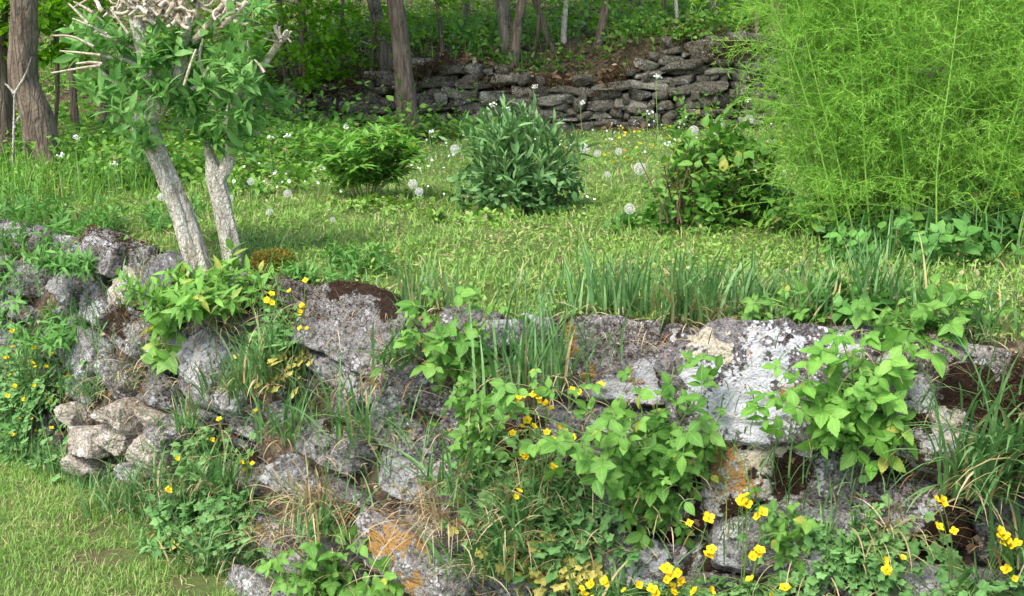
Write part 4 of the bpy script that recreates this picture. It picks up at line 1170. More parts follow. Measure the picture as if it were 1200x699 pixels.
TUFTS = [
 (500, 365, 26, .16, .010, 'broad-bladed grass tuft standing right of the moss-topped block', .05, .35, .6, 0),
 (705, 372, 30, .20, .011, 'tall broad-bladed grass tuft behind the orange-spotted block', .06, .35, .6, 0),
 (740, 368, 16, .18, .010, 'narrow grass tuft directly right of the tallest one behind the blocks', .03, .4, .6, 0),
 (800, 385, 50, .22, .009, 'grass tuft with dead straw spilling between the two big blocks', .05, .5, 1.3, .4),
 (845, 365, 32, .18, .009, 'grass tuft standing behind the white-patched block at its left', .06, .4, .9, 0),
 (880, 365, 36, .12, .008, 'low grass tuft behind the middle of the white-patched block', .07, .5, .9, 0),
 (955, 370, 40, .14, .009, 'bushy grass tuft behind the right end of the white-patched block', .07, .5, .9, 0),
 (1035, 365, 30, .22, .009, 'tall grass tuft below the asparagus stems', .07, .35, .8, 0),
 (1145, 395, 34, .15, .008, 'grass tuft above the moss-covered block at right', .06, .5, .9, 0),
 (622, 440, 60, .24, .008, 'tall dense grass tuft left of the orange-spotted block', .07, .45, .9, .3),
 (605, 610, 60, .22, .008, 'grass tuft hanging beside the bottom middle of the wall', .06, .9, 1.2, .6),
 (570, 650, 50, .20, .008, 'grass tuft at the bottom right of the tilted orange slab', .06, .9, 1.2, .6),
 (320, 440, 60, .22, .009, 'blue-green grass tuft growing between the grey boulders', .05, .5, 1.0, .3),
 (285, 450, 34, .18, .008, 'thin grass tuft left of the blue-green one', .05, .7, 1.2, .5),
 (345, 500, 26, .20, .008, 'sparse long-bladed tuft in the centre-left wall face', .05, .9, 1.2, .5),
 (430, 500, 24, .22, .008, 'sparse tuft arching across the central grey stones', .05, .9, 1.2, .5),
 (470, 415, 24, .15, .011, 'flat spreading tuft under the moss-topped block', .03, 1.2, .8, .8),
 (540, 560, 34, .24, .007, 'long wispy tuft on the wall centre below the grey stones', .05, .9, 1.4, .6),
 (270, 560, 34, .20, .008, 'tuft leaning left over the rubble from the wall', .05, .8, 1.4, .5),
 (215, 560, 50, .15, .007, 'dense tuft at the foot of the slumped rubble', .07, .6, 1.2, .3),
 (255, 640, 60, .16, .007, 'dense tuft at the wall foot near the bottom of the lawn', .07, .7, 1.3, .3),
 (150, 585, 40, .13, .007, 'low tuft between lawn and cream rubble', .08, .7, 1.2, .3),
 (110, 455, 26, .12, .006, 'thin tuft left of the rubble below grey boulders', .04, .8, 1.3, .5),
 (165, 350, 26, .10, .006, 'fine tuft beside the upright cream stone', .02, .6, 1.6, .6),
 (1180, 545, 90, .34, .012, 'big arching grass tuft hanging below the moss-covered block', .07, .9, 1.6, .9),
 (1130, 560, 60, .28, .011, 'arching grass tuft left of the biggest hanging one', .05, 1.0, 1.6, .9),
 (1195, 640, 40, .26, .011, 'coarse grass tuft at the lower right picture edge', .04, .8, 1.3, .6),
 (690, 690, 20, .16, .009, 'few-bladed tuft at the bottom left of the yellow flowers', .04, .8, 1.2, .5),
 (390, 610, 34, .17, .008, 'tuft above the raspberry at the bottom centre-left', .05, .9, 1.4, .5),
 (230, 490, 26, .16, .007, 'thin tuft growing over the angular grey rubble stone', .04, .8, 1.2, .5),
]
for (px, py, n, L, W, lab, sp, up, curl, o_) in TUFTS:
    tuft(px, py, n, L, W, lab, 'grass', sp, up, curl, o_)
DRY = [(515, 600, 60, .20, 'straw-coloured dead tuft draping over the wall centre'), (375, 580, 60, .16, 'tan dead tuft left of the tilted orange slab'), (815, 385, 30, .17, 'bleached dead blades flopping over the white-patched block'), (600, 575, 24, .14, 'brown dead tuft behind the central raspberry'), (1020, 600, 12, .16, 'bare dead stalks hanging under the right raspberry'), (330, 610, 30, .12, 'dead tuft above the bottom raspberry leaves'), (440, 440, 20, .10, 'small dead tuft under the moss-topped block')]
for (px, py, n, L, lab) in DRY:
    tuft(px, py, n, L, .005, lab, 'straw', .05, 1.4, 1.7, .9, 'dead grass tufts on the wall', 'dead grass', 'dead_grass_tuft')

# ------------------------------------------------------------------ flowers
def flower_mesh(kind=0):
    g = G(); n = 4 if kind != 1 else 5
    c = np.zeros((n, 3)); a = np.arange(n) / n * 6.283 + .3
    d = np.stack([np.cos(a), np.sin(a), np.full(n, .25 + .3 * (kind == 2))], 1)
    scatter(g, leaf_t(4, .85, .12, -.12, 0, .62), c, d, np.repeat(UPV[None], n, 0), 1.0, R.uniform(0, 1, n))
    m = 14; dd = norm(unit(m) * np.array([1, 1, .3]) + UPV * .8)
    scatter(g, TRI, np.zeros((m, 3)), dd, unit(m), .42, 1.0)
    scatter(g, TRI, np.zeros((m, 3)), norm(dd + unit(m) * .4), unit(m), .30, 1.0)
    me = g.build('tmp', M['yellow'])
    data = me.data; bpy.data.objects.remove(me); data.name = 'flower'
    return data
FM = [flower_mesh(0), flower_mesh(1), flower_mesh(2)]

def put_flower(parent, pos, size, face=None):
    o = bpy.data.objects.new('flower', FM[random.randrange(3)])
    COL.objects.link(o); o.parent = parent
    o.location = Vector([float(c) for c in (np.array(pos) - np.array(parent.location))])
    nrm = Vector((R.normal() * .45, -.55 + R.normal() * .35, .75)) if face is None else Vector(face)
    o.rotation_euler = nrm.to_track_quat('Z', 'Y').to_euler()
    s = size * R.uniform(.85, 1.15)
    o.scale = (s, s, s)

def celandine(lab, bx, by, r, nleaf, lsize, flowers, fsize=.014, proud=.08, mat='cel', down=.6, yellowing=0., hgt=.06):
    """rosette of lobed leaves at pixel bx,by with flowers at pixels; flowers = [(px,py,dd)]"""
    b = hit(bx, by)
    onface = b[1] < ytop(b[0]) + .06
    if onface: b = facehit(bx, by)
    o_ = outn(b[0]) if onface else np.array([0, -.3, 0.0])
    t = thing('celandine', lab, 'wildflower', b, 'yellow-flowered celandine plants')
    g = G(); gs = G()
    if onface:
        lx = R.normal(size=nleaf) * r * .6; lz = R.normal(size=nleaf) * r * down * .8
        X, Y, Z = wall_frame(b[0])
        tip = b + lx[:, None] * X + lz[:, None] * Z + o_ * (.03 + R.random(nleaf)[:, None] * proud)
    else:
        a = R.uniform(0, 6.28, nleaf); q = R.random(nleaf) ** .5 * r
        tip = b + np.stack([np.cos(a) * q, np.sin(a) * q * .7, R.uniform(.3, 1, nleaf) * hgt * 2], 1)
    pts = np.stack([b + (tip - b) * k + UPV * .02 * math.sin(k * 3.14) for k in np.linspace(0, 1, 4)], 1)
    tubes(gs, pts, .0022, .0012, 3, .4)
    d = norm((tip - b) * np.array([1, 1, .5]) + R.normal(size=tip.shape) * .02 + o_ * .03 - UPV * .02)
    nn = norm(UPV * .8 + o_ * .7 + R.normal(size=tip.shape) * .35)
    rr_ = R.uniform(0, .9, nleaf)
    if yellowing: rr_ = np.where((tip[:, 2] < b[2] - .2 * r) & (R.random(nleaf) < yellowing), 1.0, rr_)
    sz = R.uniform(.6, 1.2, nleaf) * lsize
    scatter(g, LOBED, tip, d, nn, sz, rr_)
    # pinnate side lobes on the petiole
    for k in (.62, .82):
        for sgn in (-1, 1):
            pk = b + (tip - b) * k
            sd2 = norm(np.cross(d, nn)) * sgn
            scatter(g, LOBED, pk, norm(sd2 + d * .5), nn, sz * .6, rr_)
    g.build('leaves', M[mat], t)
    for (px, py, *dd) in flowers:
        dist = b[1] - (dd[0] if dd else .14)
        f = P(px, py, dist)
        root = b + np.array([(f[0] - b[0]) * .45, -.02, .0])
        mid = root * .5 + f * .5 + np.array([0, -.02, .03])
        tubes(gs, np.array([root, root * .6 + mid * .4, mid, mid * .4 + f * .6 + UPV * .005, f - UPV * .003]), .0018, .0010, 4, .7)
        put_flower(t, f, fsize)
        if len(flowers) > 5 and R.random() < .55:
            f2 = f + np.array([R.normal() * .02, R.uniform(-.01, .01), R.uniform(-.022, .006)])
            tubes(gs, np.array([mid * .4 + f * .6, f2 - UPV * .003]), .0011, .0009, 4, .7); put_flower(t, f2, fsize * R.uniform(.6, .9))
        if R.random() < .7:      # bud beside it
            bp_ = f + np.array([R.normal() * .012, .0, -.004])
            tubes(gs, np.array([mid * .3 + f * .7, bp_ - UPV * .008, bp_, bp_ + UPV * .007]), .001, .0024, 4, .9)
    gs.build('stems', M['stem'], t)
    return t

celandine('celandine with five yellow heads left of the moss-topped block', 350, 400, .13, 60, .040,
          [(318, 345), (317, 356), (340, 342), (354, 358), (358, 329), (352, 366), (313, 352), (355, 361), (352, 385)], .013, yellowing=.7)
celandine('wide celandine patch with many small flowers at the left picture edge', 40, 455, .30, 170, .045,
          [(14, 388), (22, 390), (31, 404), (42, 408), (15, 407), (38, 426), (40, 452), (54, 430), (17, 453), (9, 464), (33, 487), (43, 505), (60, 470), (80, 441), (95, 488), (12, 440), (5, 420), (62, 415), (70, 452), (28, 468)], .012, .1)
celandine('lower celandine patch without many flowers beside the lawn', 30, 530, .24, 120, .05, [(14, 510), (60, 502), (38, 492)], .011, .1)
celandine('celandine on the slumped rubble with small yellow flowers', 255, 520, .13, 46, .040, [(257, 492), (248, 516), (208, 538), (282, 541), (290, 550), (292, 534), (197, 573), (300, 482)], .013)
celandine('celandine with dark leaves over the bottom-left stones', 285, 595, .15, 80, .042, [(296, 544), (283, 543)], .010)
celandine('celandine at the wall foot above the bare lawn spot', 225, 590, .10, 50, .045, [(198, 575)], .012)
celandine('largest flowering celandine, in the middle under the orange-spotted block', 640, 580, .17, 170, .042,
          [(609, 466), (617, 464), (625, 463), (631, 466), (670, 457), (704, 452), (601, 508), (611, 501), (641, 507), (654, 500), (612, 530), (616, 537), (635, 523), (649, 548), (683, 550), (608, 576), (712, 487), (672, 514), (618, 493), (640, 474), (613, 533)], .013, .08, yellowing=.2)
celandine('round-leaved celandine with yellowing leaves low in the middle', 655, 630, .14, 100, .044, [], .012, yellowing=.8)
celandine('celandine flowering along the bottom edge below the dark stones', 790, 700, .12, 60, .036,
          [(693, 686), (684, 697), (764, 691), (782, 667), (795, 672), (801, 684), (790, 695), (832, 693), (710, 682), (748, 686), (830, 608), (834, 645), (830, 652), (797, 682)], .017, .2)
celandine('celandine sending tall flower stems over the pale right stone', 880, 690, .12, 50, .036,
          [(869, 587), (875, 591), (893, 601), (880, 681), (888, 650), (890, 646), (920, 690), (874, 582)], .017, .2)
celandine('spreading pale-leaved celandine below the right raspberry', 1000, 640, .15, 130, .036, [(1036, 657), (1058, 654)], .012, .08)
celandine('celandine with large yellow blooms at the lower right corner', 1150, 690, .13, 60, .055,
          [(1176, 628), (1180, 634), (1180, 668), (1097, 586), (1104, 588), (1100, 618), (1172, 622), (1184, 640), (1040, 668)], .0155, .3)

# ------------------------------------------------------------------ raspberry / bramble clumps
def bramble(lab, root, tips, size, n_per, mat='rasp', group='raspberry plants on the wall', fill=0, fillr=.1, stemmat='stem', name='raspberry'):
    """root pixel and tip pixels with depth offset toward the camera; compound leaves of three along the canes"""
    b = hit(*root)
    if b[1] < ytop(b[0]) + .06: b = facehit(*root)
    t = thing(name, lab, 'plant', b, group)
    gs, gl = G(), G()
    pts = []
    for (px, py, dd) in tips:
        e = P(px, py, b[1] - dd)
        L = np.linalg.norm(e - b)
        mid = (b + e) / 2 + UPV * L * .18 + outn(b[0]) * L * .12
        q = np.linspace(0, 1, 7)[:, None]
        pts.append(b * (1 - q) ** 2 + 2 * mid * q * (1 - q) + e * q ** 2)
    pts = np.array(pts)
    tubes(gs, pts, .003, .0015, 5, R.uniform(0, 1, len(pts)))
    p, d, tn = along(pts, n_per, .25, 1, 55)
    if fill:
        k = R.integers(0, len(p), fill)
        p = np.concatenate([p, p[k] + R.normal(size=(fill, 3)) * fillr * np.array([1, .6, .8])]); d = np.concatenate([d, unit(fill)])
    n = len(p)
    o_ = outn(b[0])
    d = norm(d * np.array([1, 1, .4]) + o_ * .35 + unit(n) * .25 - UPV * .15)
    p = np.repeat(p, 2, 0) + R.normal(size=(2 * n, 3)) * .012; d = np.repeat(d, 2, 0); n = 2 * n; d = norm(d + unit(n) * .45)
    sz = np.where(R.random(n) < .3, R.uniform(.95, 1.2, n), R.uniform(.4, .9, n)) * size
    pet = p + d * sz[:, None] * .7
    tubes(gs, np.stack([p, (p + pet) / 2 + UPV * .003, pet], 1), .0012, .0009, 3, .6)
    nn = norm(UPV * .75 + o_ * .65 + R.normal(size=(n, 3)) * .45)
    sd2 = norm(np.cross(d, nn))
    r_ = R.uniform(0, .96, n)
    scatter(gl, OVATE_S, pet, norm(d - UPV * .15), nn, sz, r_)
    scatter(gl, OVATE_S, pet - d * sz[:, None] * .12, norm(sd2 + d * .22 + R.normal(size=d.shape) * .12), nn, sz * .78, np.clip(r_ + .05, 0, .98))
    scatter(gl, OVATE_S, pet - d * sz[:, None] * .12, norm(-sd2 + d * .22 + R.normal(size=d.shape) * .12), nn, sz * .78, np.clip(r_ - .05, 0, .98))
    gs.build('canes', M[stemmat], t); gl.build('leaves', M[mat], t)
    return t
bramble('raspberry clump growing on the wall top left of the tall grass', (540, 430), [(500, 365, .05), (530, 350, .05), (560, 345, .03), (585, 360, .05), (490, 400, .08), (520, 400, .1), (550, 395, .1), (560, 375, .08), (480, 385, .05), (510, 430, .1), (545, 425, .1)], .056, 3, fill=10, fillr=.05)
bramble('large bright raspberry clump covering the wall joint at right', (1010, 500), [(905, 465, .08), (930, 440, .1), (960, 420, .08), (985, 395, .08), (1010, 385, .05), (1040, 400, .08), (1060, 420, .05), (950, 475, .12), (980, 500, .12), (1010, 460, .15), (1040, 460, .1), (1050, 490, .08), (1000, 520, .1), (1025, 530, .08), (965, 510, .1), (1045, 440, .08), (925, 475, .1), (990, 450, .13)], .056, 4, 'rasp_light', fill=30, fillr=.05)
bramble('raspberry spreading over the top of the mossy right block', (1080, 400), [(1040, 365, .05), (1070, 345, .03), (1100, 350, .04), (1130, 360, .04), (1155, 375, .04), (1110, 380, .06), (1060, 375, .06), (1020, 360, .04), (1140, 385, .05), (1085, 365, .05)], .054, 3, 'rasp', fill=14, fillr=.05)
bramble('wide raspberry thicket hanging in the lower middle of the wall', (770, 560), [(560, 470, .12), (620, 440, .12), (700, 460, .15), (740, 440, .12), (790, 430, .08), (820, 460, .08), (835, 490, .08), (800, 500, .12), (740, 500, .15), (700, 540, .2), (720, 570, .2), (760, 580, .15), (790, 600, .1), (830, 570, .06), (780, 540, .15), (810, 540, .1), (760, 620, .1), (740, 600, .12), (800, 620, .06), (835, 520, .05), (770, 470, .12), (690, 500, .2), (660, 520, .2)], .050, 4, fill=60, fillr=.07)
bramble('small-leaved raspberry left of the big flowering celandine', (575, 520), [(530, 470, .05), (560, 490, .07), (545, 520, .06), (580, 540, .08), (560, 560, .06), (600, 560, .08), (585, 590, .06), (540, 450, .05), (610, 600, .05), (555, 580, .05)], .036, 5, fill=40, fillr=.05)
bramble('raspberry in the bottom centre-left above the frame edge', (390, 690), [(340, 640, .08), (370, 635, .08), (400, 640, .08), (330, 670, .08), (360, 680, .1), (395, 680, .1), (420, 660, .06), (410, 695, .08), (350, 700, .1), (440, 695, .05), (310, 650, .05)], .044, 4, fill=24, fillr=.05)
bramble('small raspberry shoot growing low in the bottom centre', (450, 705), [(440, 675, .05), (470, 690, .06), (425, 690, .05)], .045, 3)
bramble('small leafy shoot below the yellow-stained stone', (935, 640), [(925, 600, .05), (915, 625, .06), (940, 615, .05), (920, 650, .06), (935, 595, .04)], .04, 4)
bramble('leafy raspberry behind the white-patched block', (945, 372), [(900, 350, .0), (930, 345, .02), (960, 350, .0), (985, 355, .02), (915, 362, .04), (880, 355, .0)], .045, 3, 'rasp')

# ------------------------------------------------------------------ lance leaved herbs
def herb(lab, px, py, shoots, L, r, size, mat='herb', tm=LANCE, name='leafy_herb', cat='plant', group='lance-leaved herbs on the wall', n_per=14, ang=65, out=0., up=1.0, sag=.35, dry=False, droot=0.0):
    b = hit(px, py)
    fc = b[1] < ytop(b[0]) + .03
    if fc: b = facehit(px, py)
    b = b + np.array([0, -droot, 0])
    t = thing(name, lab, cat, b, group)
    a = R.uniform(0, 6.28, shoots); q = R.random(shoots) ** .5
    root = b + np.stack([np.cos(a) * q * r, np.sin(a) * q * r * .6, np.zeros(shoots)], 1)
    if not fc: root[:, 2] = H(root[:, 0], root[:, 1])
    d = norm(np.stack([np.cos(a) * q * .9, np.sin(a) * q * .9, np.full(shoots, up)], 1) + (outn(b[0]) * out) + R.normal(size=(shoots, 3)) * .15)
    pt = paths(root, d, R.uniform(.6, 1.1, shoots) * L, 6, sag, .08)
    gs, gl = G(), G()
    tubes(gs, pt, .0028, .0014, 4, R.uniform(0, 1, shoots))
    p, dd, tn = along(pt, n_per, .12, 1, ang)
    dd = norm(dd + UPV * .1)
    nn = norm(tn + UPV * .5 + R.normal(size=p.shape) * .25)
    scatter(gl, tm, p, dd, nn, R.uniform(.6, 1.15, len(p)) * size, R.uniform(0, 1, len(p)))
    gs.build('stems', M['stem'], t); gl.build('leaves', M[mat], t)
    return t
herb('cushion of narrow leaves spilling over stones left of the moss-edged block', 45, 290, 46, .17, .22, .065)
herb('second cushion of narrow leaves hanging below the moss-edged block', 112, 312, 40, .14, .16, .055, out=.6, droot=.06)
herb('herb tumbling over stones above the left celandine patch', 75, 395, 34, .14, .16, .055, out=.6, droot=.05)
herb('low herb beside the moss-edged block, under the left pollard trunk', 165, 268, 34, .13, .2, .06)
herb('bright herb spilling round the foot of the pollard trunks', 255, 360, 46, .19, .17, .07, 'rasp_light', LANCE3, out=.5, droot=.05)
herb('bright herb crowding the foot of the left pollard trunk', 228, 330, 22, .17, .07, .075, 'rasp_light', OVATE, droot=.08, out=.3)
herb('low leafy cushion on the wall top right of the pollard', 400, 322, 44, .09, .16, .04, 'herb', LANCE3)
herb('thin herb between the pollard and low leafy cushion', 330, 345, 16, .10, .08, .04, 'herb')
herb('herb behind the wall top right of the pollard at left edge', 8, 255, 20, .16, .12, .06)
herb('dark low herb on the wall top before the white-patched block', 1010, 372, 18, .10, .12, .05, 'herb', OVATE)
herb('leafy weed at the foot of the wall below rubble', 205, 640, 20, .09, .1, .045, 'cel', LANCE3)

# ------------------------------------------------------------------ terrace shrubs and perennials
def shrub(lab, name, px, py, wpx, hpx, stems, n_per, size, mat, tm, stem_mat, spread=.8, ang=55, sag=.05, skirt=0, group='shrubs standing on the terrace', stemr=.004, branch=3):
    b = hit(px, py); sc = b[1] / F
    t = thing(name, lab, 'shrub', b, group)
    W = wpx * sc / 2; Hh = hpx * sc
    gs, gl = G(), G()
    a = R.uniform(0, 6.28, stems); q = R.random(stems) ** .6
    root = b + np.stack([np.cos(a) * q * W * .35, np.sin(a) * q * W * .3, np.zeros(stems)], 1)
    tip = b + np.stack([np.cos(a) * q * W * .85, np.sin(a) * q * W * .75, Hh * R.uniform(.72, .98, stems) * np.sqrt(1 - .55 * q ** 2)], 1)
    mid = (root + tip) / 2 + np.stack([np.cos(a) * W * .12, np.sin(a) * W * .12, np.zeros(stems)], 1)
    qq = np.linspace(0, 1, 7)[None, :, None]
    pt = root[:, None] * (1 - qq) ** 2 + 2 * mid[:, None] * qq * (1 - qq) + tip[:, None] * qq ** 2
    tubes(gs, pt, stemr, .0018, 5, R.uniform(0, 1, stems))
    allp = [pt]
    if branch:
        bp, bd, _ = along(pt, branch, .3, .85, 50)
        bd = norm(bd + UPV * .6)
        br = paths(bp, bd, R.uniform(.2, .4, len(bp)) * Hh, 7, .05, .08)
        tubes(gs, br, .002, .001, 4, .5); allp.append(br)
    for k, q_ in enumerate(allp):
        p, dd, tn = along(q_, n_per if k == 0 else max(6, n_per // 2), .3 if k == 0 else .1, 1, ang)
        dd = norm(dd + UPV * .2)
        scatter(gl, tm, p, dd, norm(tn + UPV * .4 + R.normal(size=p.shape) * .3), R.uniform(.6, 1.15, len(p)) * size, R.uniform(0, 1, len(p)))
    if skirt:
        a = R.uniform(0, 6.28, skirt); q = R.random(skirt) ** .5 * W * 1.05
        p = b + np.stack([np.cos(a) * q, np.sin(a) * q * .9, R.random(skirt) * Hh * .42], 1)
        scatter(gl, OVATE3, p, norm(unit(skirt) * np.array([1, 1, .5])), norm(UPV + R.normal(size=(skirt, 3)) * .5), R.uniform(.6, 1.2, skirt) * size * .7, R.uniform(0, .6, skirt))
    gs.build('stems', M[stem_mat], t); gl.build('leaves', M[mat], t)
    return t, b
shrub('rounded blue-green shrub with narrow upright leaves, middle of the terrace', 'shrub', 608, 250, 150, 122, 44, 16, .075, 'blue', LANCE, 'stem', skirt=900, ang=42)
_t, _b = shrub('bushy shrub with rounded leaves and reddish stems, right of the blue-green one', 'shrub', 838, 262, 165, 112, 42, 12, .058, 'rasp', OVATE, 'redstem', skirt=1100, ang=60, stemr=.005)
g = G(); pts = []
for k in range(9):
    x0 = 795 + R.normal() * 14; b0 = P(x0, 262, _b[1] - .1 + R.normal() * .05)
    pts.append(np.array([b0, b0 * .5 + P(x0 - 3 + R.normal() * 5, 215, _b[1] - .12) * .5, P(x0 - 8 + R.normal() * 12, 195 + R.normal() * 12, _b[1] - .14)]))
tubes(g, np.array(pts), .0045, .002, 6, R.uniform(0, .5, 9)); g.build('bare_stems', M['redstem'], _t)
# peony: arching stalks with divided leaves
b = hit(428, 235)
t = thing('peony', 'bright green peony with pale stalks and divided leaves, left on the terrace', 'plant', b)
gs, gl = G(), G()
m = 22
a = np.linspace(0, 6.28, m, endpoint=False) + R.normal(size=m) * .2; q = R.uniform(.35, 1, m)
root = b + np.stack([np.cos(a) * .05, np.sin(a) * .05, np.zeros(m)], 1)
tip = b + np.stack([np.cos(a) * .31 * q, np.sin(a) * .22 * q, .38 - .12 * q + R.normal(size=m) * .04], 1)
tip[:, 0] += .04
qq = np.linspace(0, 1, 6)[None, :, None]; mid = (root + tip) / 2 + UPV * .05
pt = root[:, None] * (1 - qq) ** 2 + 2 * mid[:, None] * qq * (1 - qq) + tip[:, None] * qq ** 2
tubes(gs, pt, .0045, .002, 5, 1.0)
p, dd, tn = along(pt, 9, .28, 1, 60)
for k in range(9):
    aa = (k - 4) * .42
    nn = norm(UPV + R.normal(size=p.shape) * .15)
    sd2 = norm(np.cross(dd * np.array([1, 1, .3]), nn)); d2 = norm(dd * np.array([1, 1, .5]) + UPV * .2)
    scatter(gl, LANCE3, p + d2 * .03, norm(d2 * math.cos(aa) + sd2 * math.sin(aa) + unit(len(p)) * .15), nn, R.uniform(.06, .10, len(p)), R.uniform(0, 1, len(p)))
gs.build('stems', leaf_mat('pale_stalk', (.30, .38, .14), (.42, .44, .18), None, .97, .5, 0), t); gl.build('leaves', M['rasp_light'], t)
bo = bpy.data.objects

# leafy weeds round the shrubs and by the wall base
herb('leafy weeds at the foot of the shrub with reddish stems', 780, 268, 30, .10, .2, .04, 'herb', OVATE, group='weedy patches on the terrace')
herb('leafy weeds right of the shrub with reddish stems', 925, 250, 26, .14, .18, .04, 'herb', OVATE, group='weedy patches on the terrace')
herb('low weeds in front of the blue-green shrub', 560, 262, 26, .08, .2, .035, 'weed', OVATE, group='weedy patches on the terrace')
herb('weedy green patch in front of the peony', 450, 245, 40, .05, .22, .03, 'weed', OVATE, group='weedy patches on the terrace')
herb('leafy weeds round the foot of the reddish-brown trunk', 510, 165, 50, .25, .5, .06, 'under', OVATE, group='weedy patches on the terrace', n_per=10)
herb('leafy weeds between the pollard and the peony', 330, 225, 36, .18, .3, .045, 'under', OVATE, group='weedy patches on the terrace', n_per=10)
herb('green vines climbing the back wall below its highest part', 805, 150, 26, .40, .25, .06, 'under', OVATE, group='weedy patches on the terrace', n_per=12)
herb('green weeds before the left end of the back wall', 560, 150, 40, .28, .4, .05, 'under', OVATE, group='weedy patches on the terrace', n_per=10)
herb('weeds hanging over the old wall above the blue-green shrub', 590, 82, 26, .28, .35, .06, 'under', OVATE, group='weedy patches on the terrace', n_per=10, sag=1.6)
herb('weeds hanging over the highest part of the back wall', 800, 50, 30, .22, .5, .06, 'under', OVATE, group='weedy patches on the terrace', n_per=10, sag=1.4)
herb('nettle clump at the wood edge left of the pollard trunk', 145, 215, 40, .30, .35, .05, 'under', OVATE, group='weedy patches on the terrace', n_per=12)
herb('nettle clump under the thickest trunk at left', 70, 225, 40, .22, .35, .045, 'under', LANCE3, group='weedy patches on the terrace', n_per=12)

# ------------------------------------------------------------------ asparagus
b = hit(1085, 290)
t = thing('asparagus', 'huge feathery lime-green asparagus bush filling the upper right', 'plant', b)
gs, gl = G(), G()
m = 54
rx = np.concatenate([R.uniform(-.29, .55, m)]); ry = R.uniform(-.12, .45, m)
root = b + np.stack([rx, ry, np.zeros(m)], 1); root[:, 2] = H(root[:, 0], root[:, 1])
dr = norm(np.stack([rx * .42 + R.normal(size=m) * .06 - .03, ry * .3 + R.normal(size=m) * .08, np.ones(m)], 1))
pt = paths(root, dr, R.uniform(.95, 1.45, m), 14, .12, .035)
tubes(gs, pt, .0038, .0013, 6, R.uniform(0, 1, m))
bp, bd, tn = along(pt, 36, .10, 1, 62)
L = R.uniform(.16, .40, len(bp)) * (1.15 - .5 * np.tile(np.linspace(.2, 1, 36), m))
br = paths(bp, norm(bd + UPV * .1), L, 7, .35, .10)
tubes(gl, br, .0017, .0009, 3, R.uniform(.4, 1, len(br)))
sp, sdr, tn2 = along(br, 14, .12, 1, 55)
sb = paths(sp, norm(sdr), R.uniform(.025, .085, len(sp)), 3, .2, .15)
print('asparagus sub', len(sp))
tubes(gl, sb, .0011, .0007, 3, R.uniform(0, 1, len(sb)))
nd, ndd, _ = along(sb, 9, .1, 1, 45)
scatter(gl, (np.array([(-.055, 0, 0), (.055, 0, 0), (0, 1, 0)], float), None, np.array([(0, 1, 2)]), np.zeros((3, 2))), nd, ndd, unit(len(nd)), R.uniform(.012, .026, len(nd)), R.uniform(0, 1, len(nd)))
gs.build('stems', M['aspstem'], t); gl.build('fronds', M['aspar'], t)
celandine('celandine growing under the right side of the asparagus', 1160, 290, .20, 60, .075, [(1189, 228, .0)], .018, hgt=.10)
herb('tall weeds added in the heart of the asparagus to darken it', 1100, 272, 60, .34, .42, .06, 'under', OVATE, group='weedy patches on the terrace', n_per=10)  # weeds put in to give the asparagus a dark inside
herb('broad-leaved weeds among the asparagus stem bases', 1080, 300, 40, .16, .28, .055, 'herb', OVATE, group='weedy patches on the terrace', n_per=9)
herb('leafy weeds at the left foot of the asparagus', 975, 275, 30, .18, .15, .045, 'under', OVATE, group='weedy patches on the terrace', n_per=9)
celandine('pale yellow-green weed under the left side of the asparagus', 1010, 290, .14, 34, .05, [], .014, hgt=.05, yellowing=0)
tuft(1105, 300, 26, .17, .007, 'upright grass clump among the asparagus stem bases', 'grass', .16, .3, .5, 0, 'grass clumps on the terrace')
tuft(985, 270, 14, .16, .006, 'upright grass clump under the left edge of the asparagus', 'grass', .12, .3, .5, 0, 'grass clumps on the terrace')
tuft(1040, 320, 20, .13, .007, 'upright grass clump between asparagus and wall top', 'grass', .14, .3, .5, 0, 'grass clumps on the terrace')

# ------------------------------------------------------------------ dandelion clocks
def clock_data():
    g = G(); n = 110
    k = np.arange(n) + .5; ph = np.arccos(1 - 2 * k / n); th = math.pi * (1 + 5 ** .5) * k
    d = np.stack([np.cos(th) * np.sin(ph), np.sin(th) * np.sin(ph), np.cos(ph)], 1)
    th_t = (np.array([(-.012, 0, 0), (.012, 0, 0), (0, .8, 0)], float), None, np.array([(0, 1, 2)]), np.zeros((3, 2)))
    scatter(g, th_t, d * .1, d, unit(n), 1.0, .5)
    for j in range(7):
        e = norm(np.cross(d, unit(n)))
        scatter(g, (np.array([(-.05, 0, 0), (.05, 0, 0), (0, 1, 0)], float), None, np.array([(0, 1, 2)]), np.zeros((3, 2))), d * .82, norm(e + d * .45), unit(n), .32, .9)
    o = g.build('seed_head', M['clock']); dt = o.data; bpy.data.objects.remove(o)
    return dt
CD = clock_data()
def core_data():
    g = G(); V, Q = CG[7]; g.add(norm(V) * .16, Q, None, .3)
    o = g.build('core', M['straw']); dt = o.data; bpy.data.objects.remove(o); return dt
CORE = core_data()
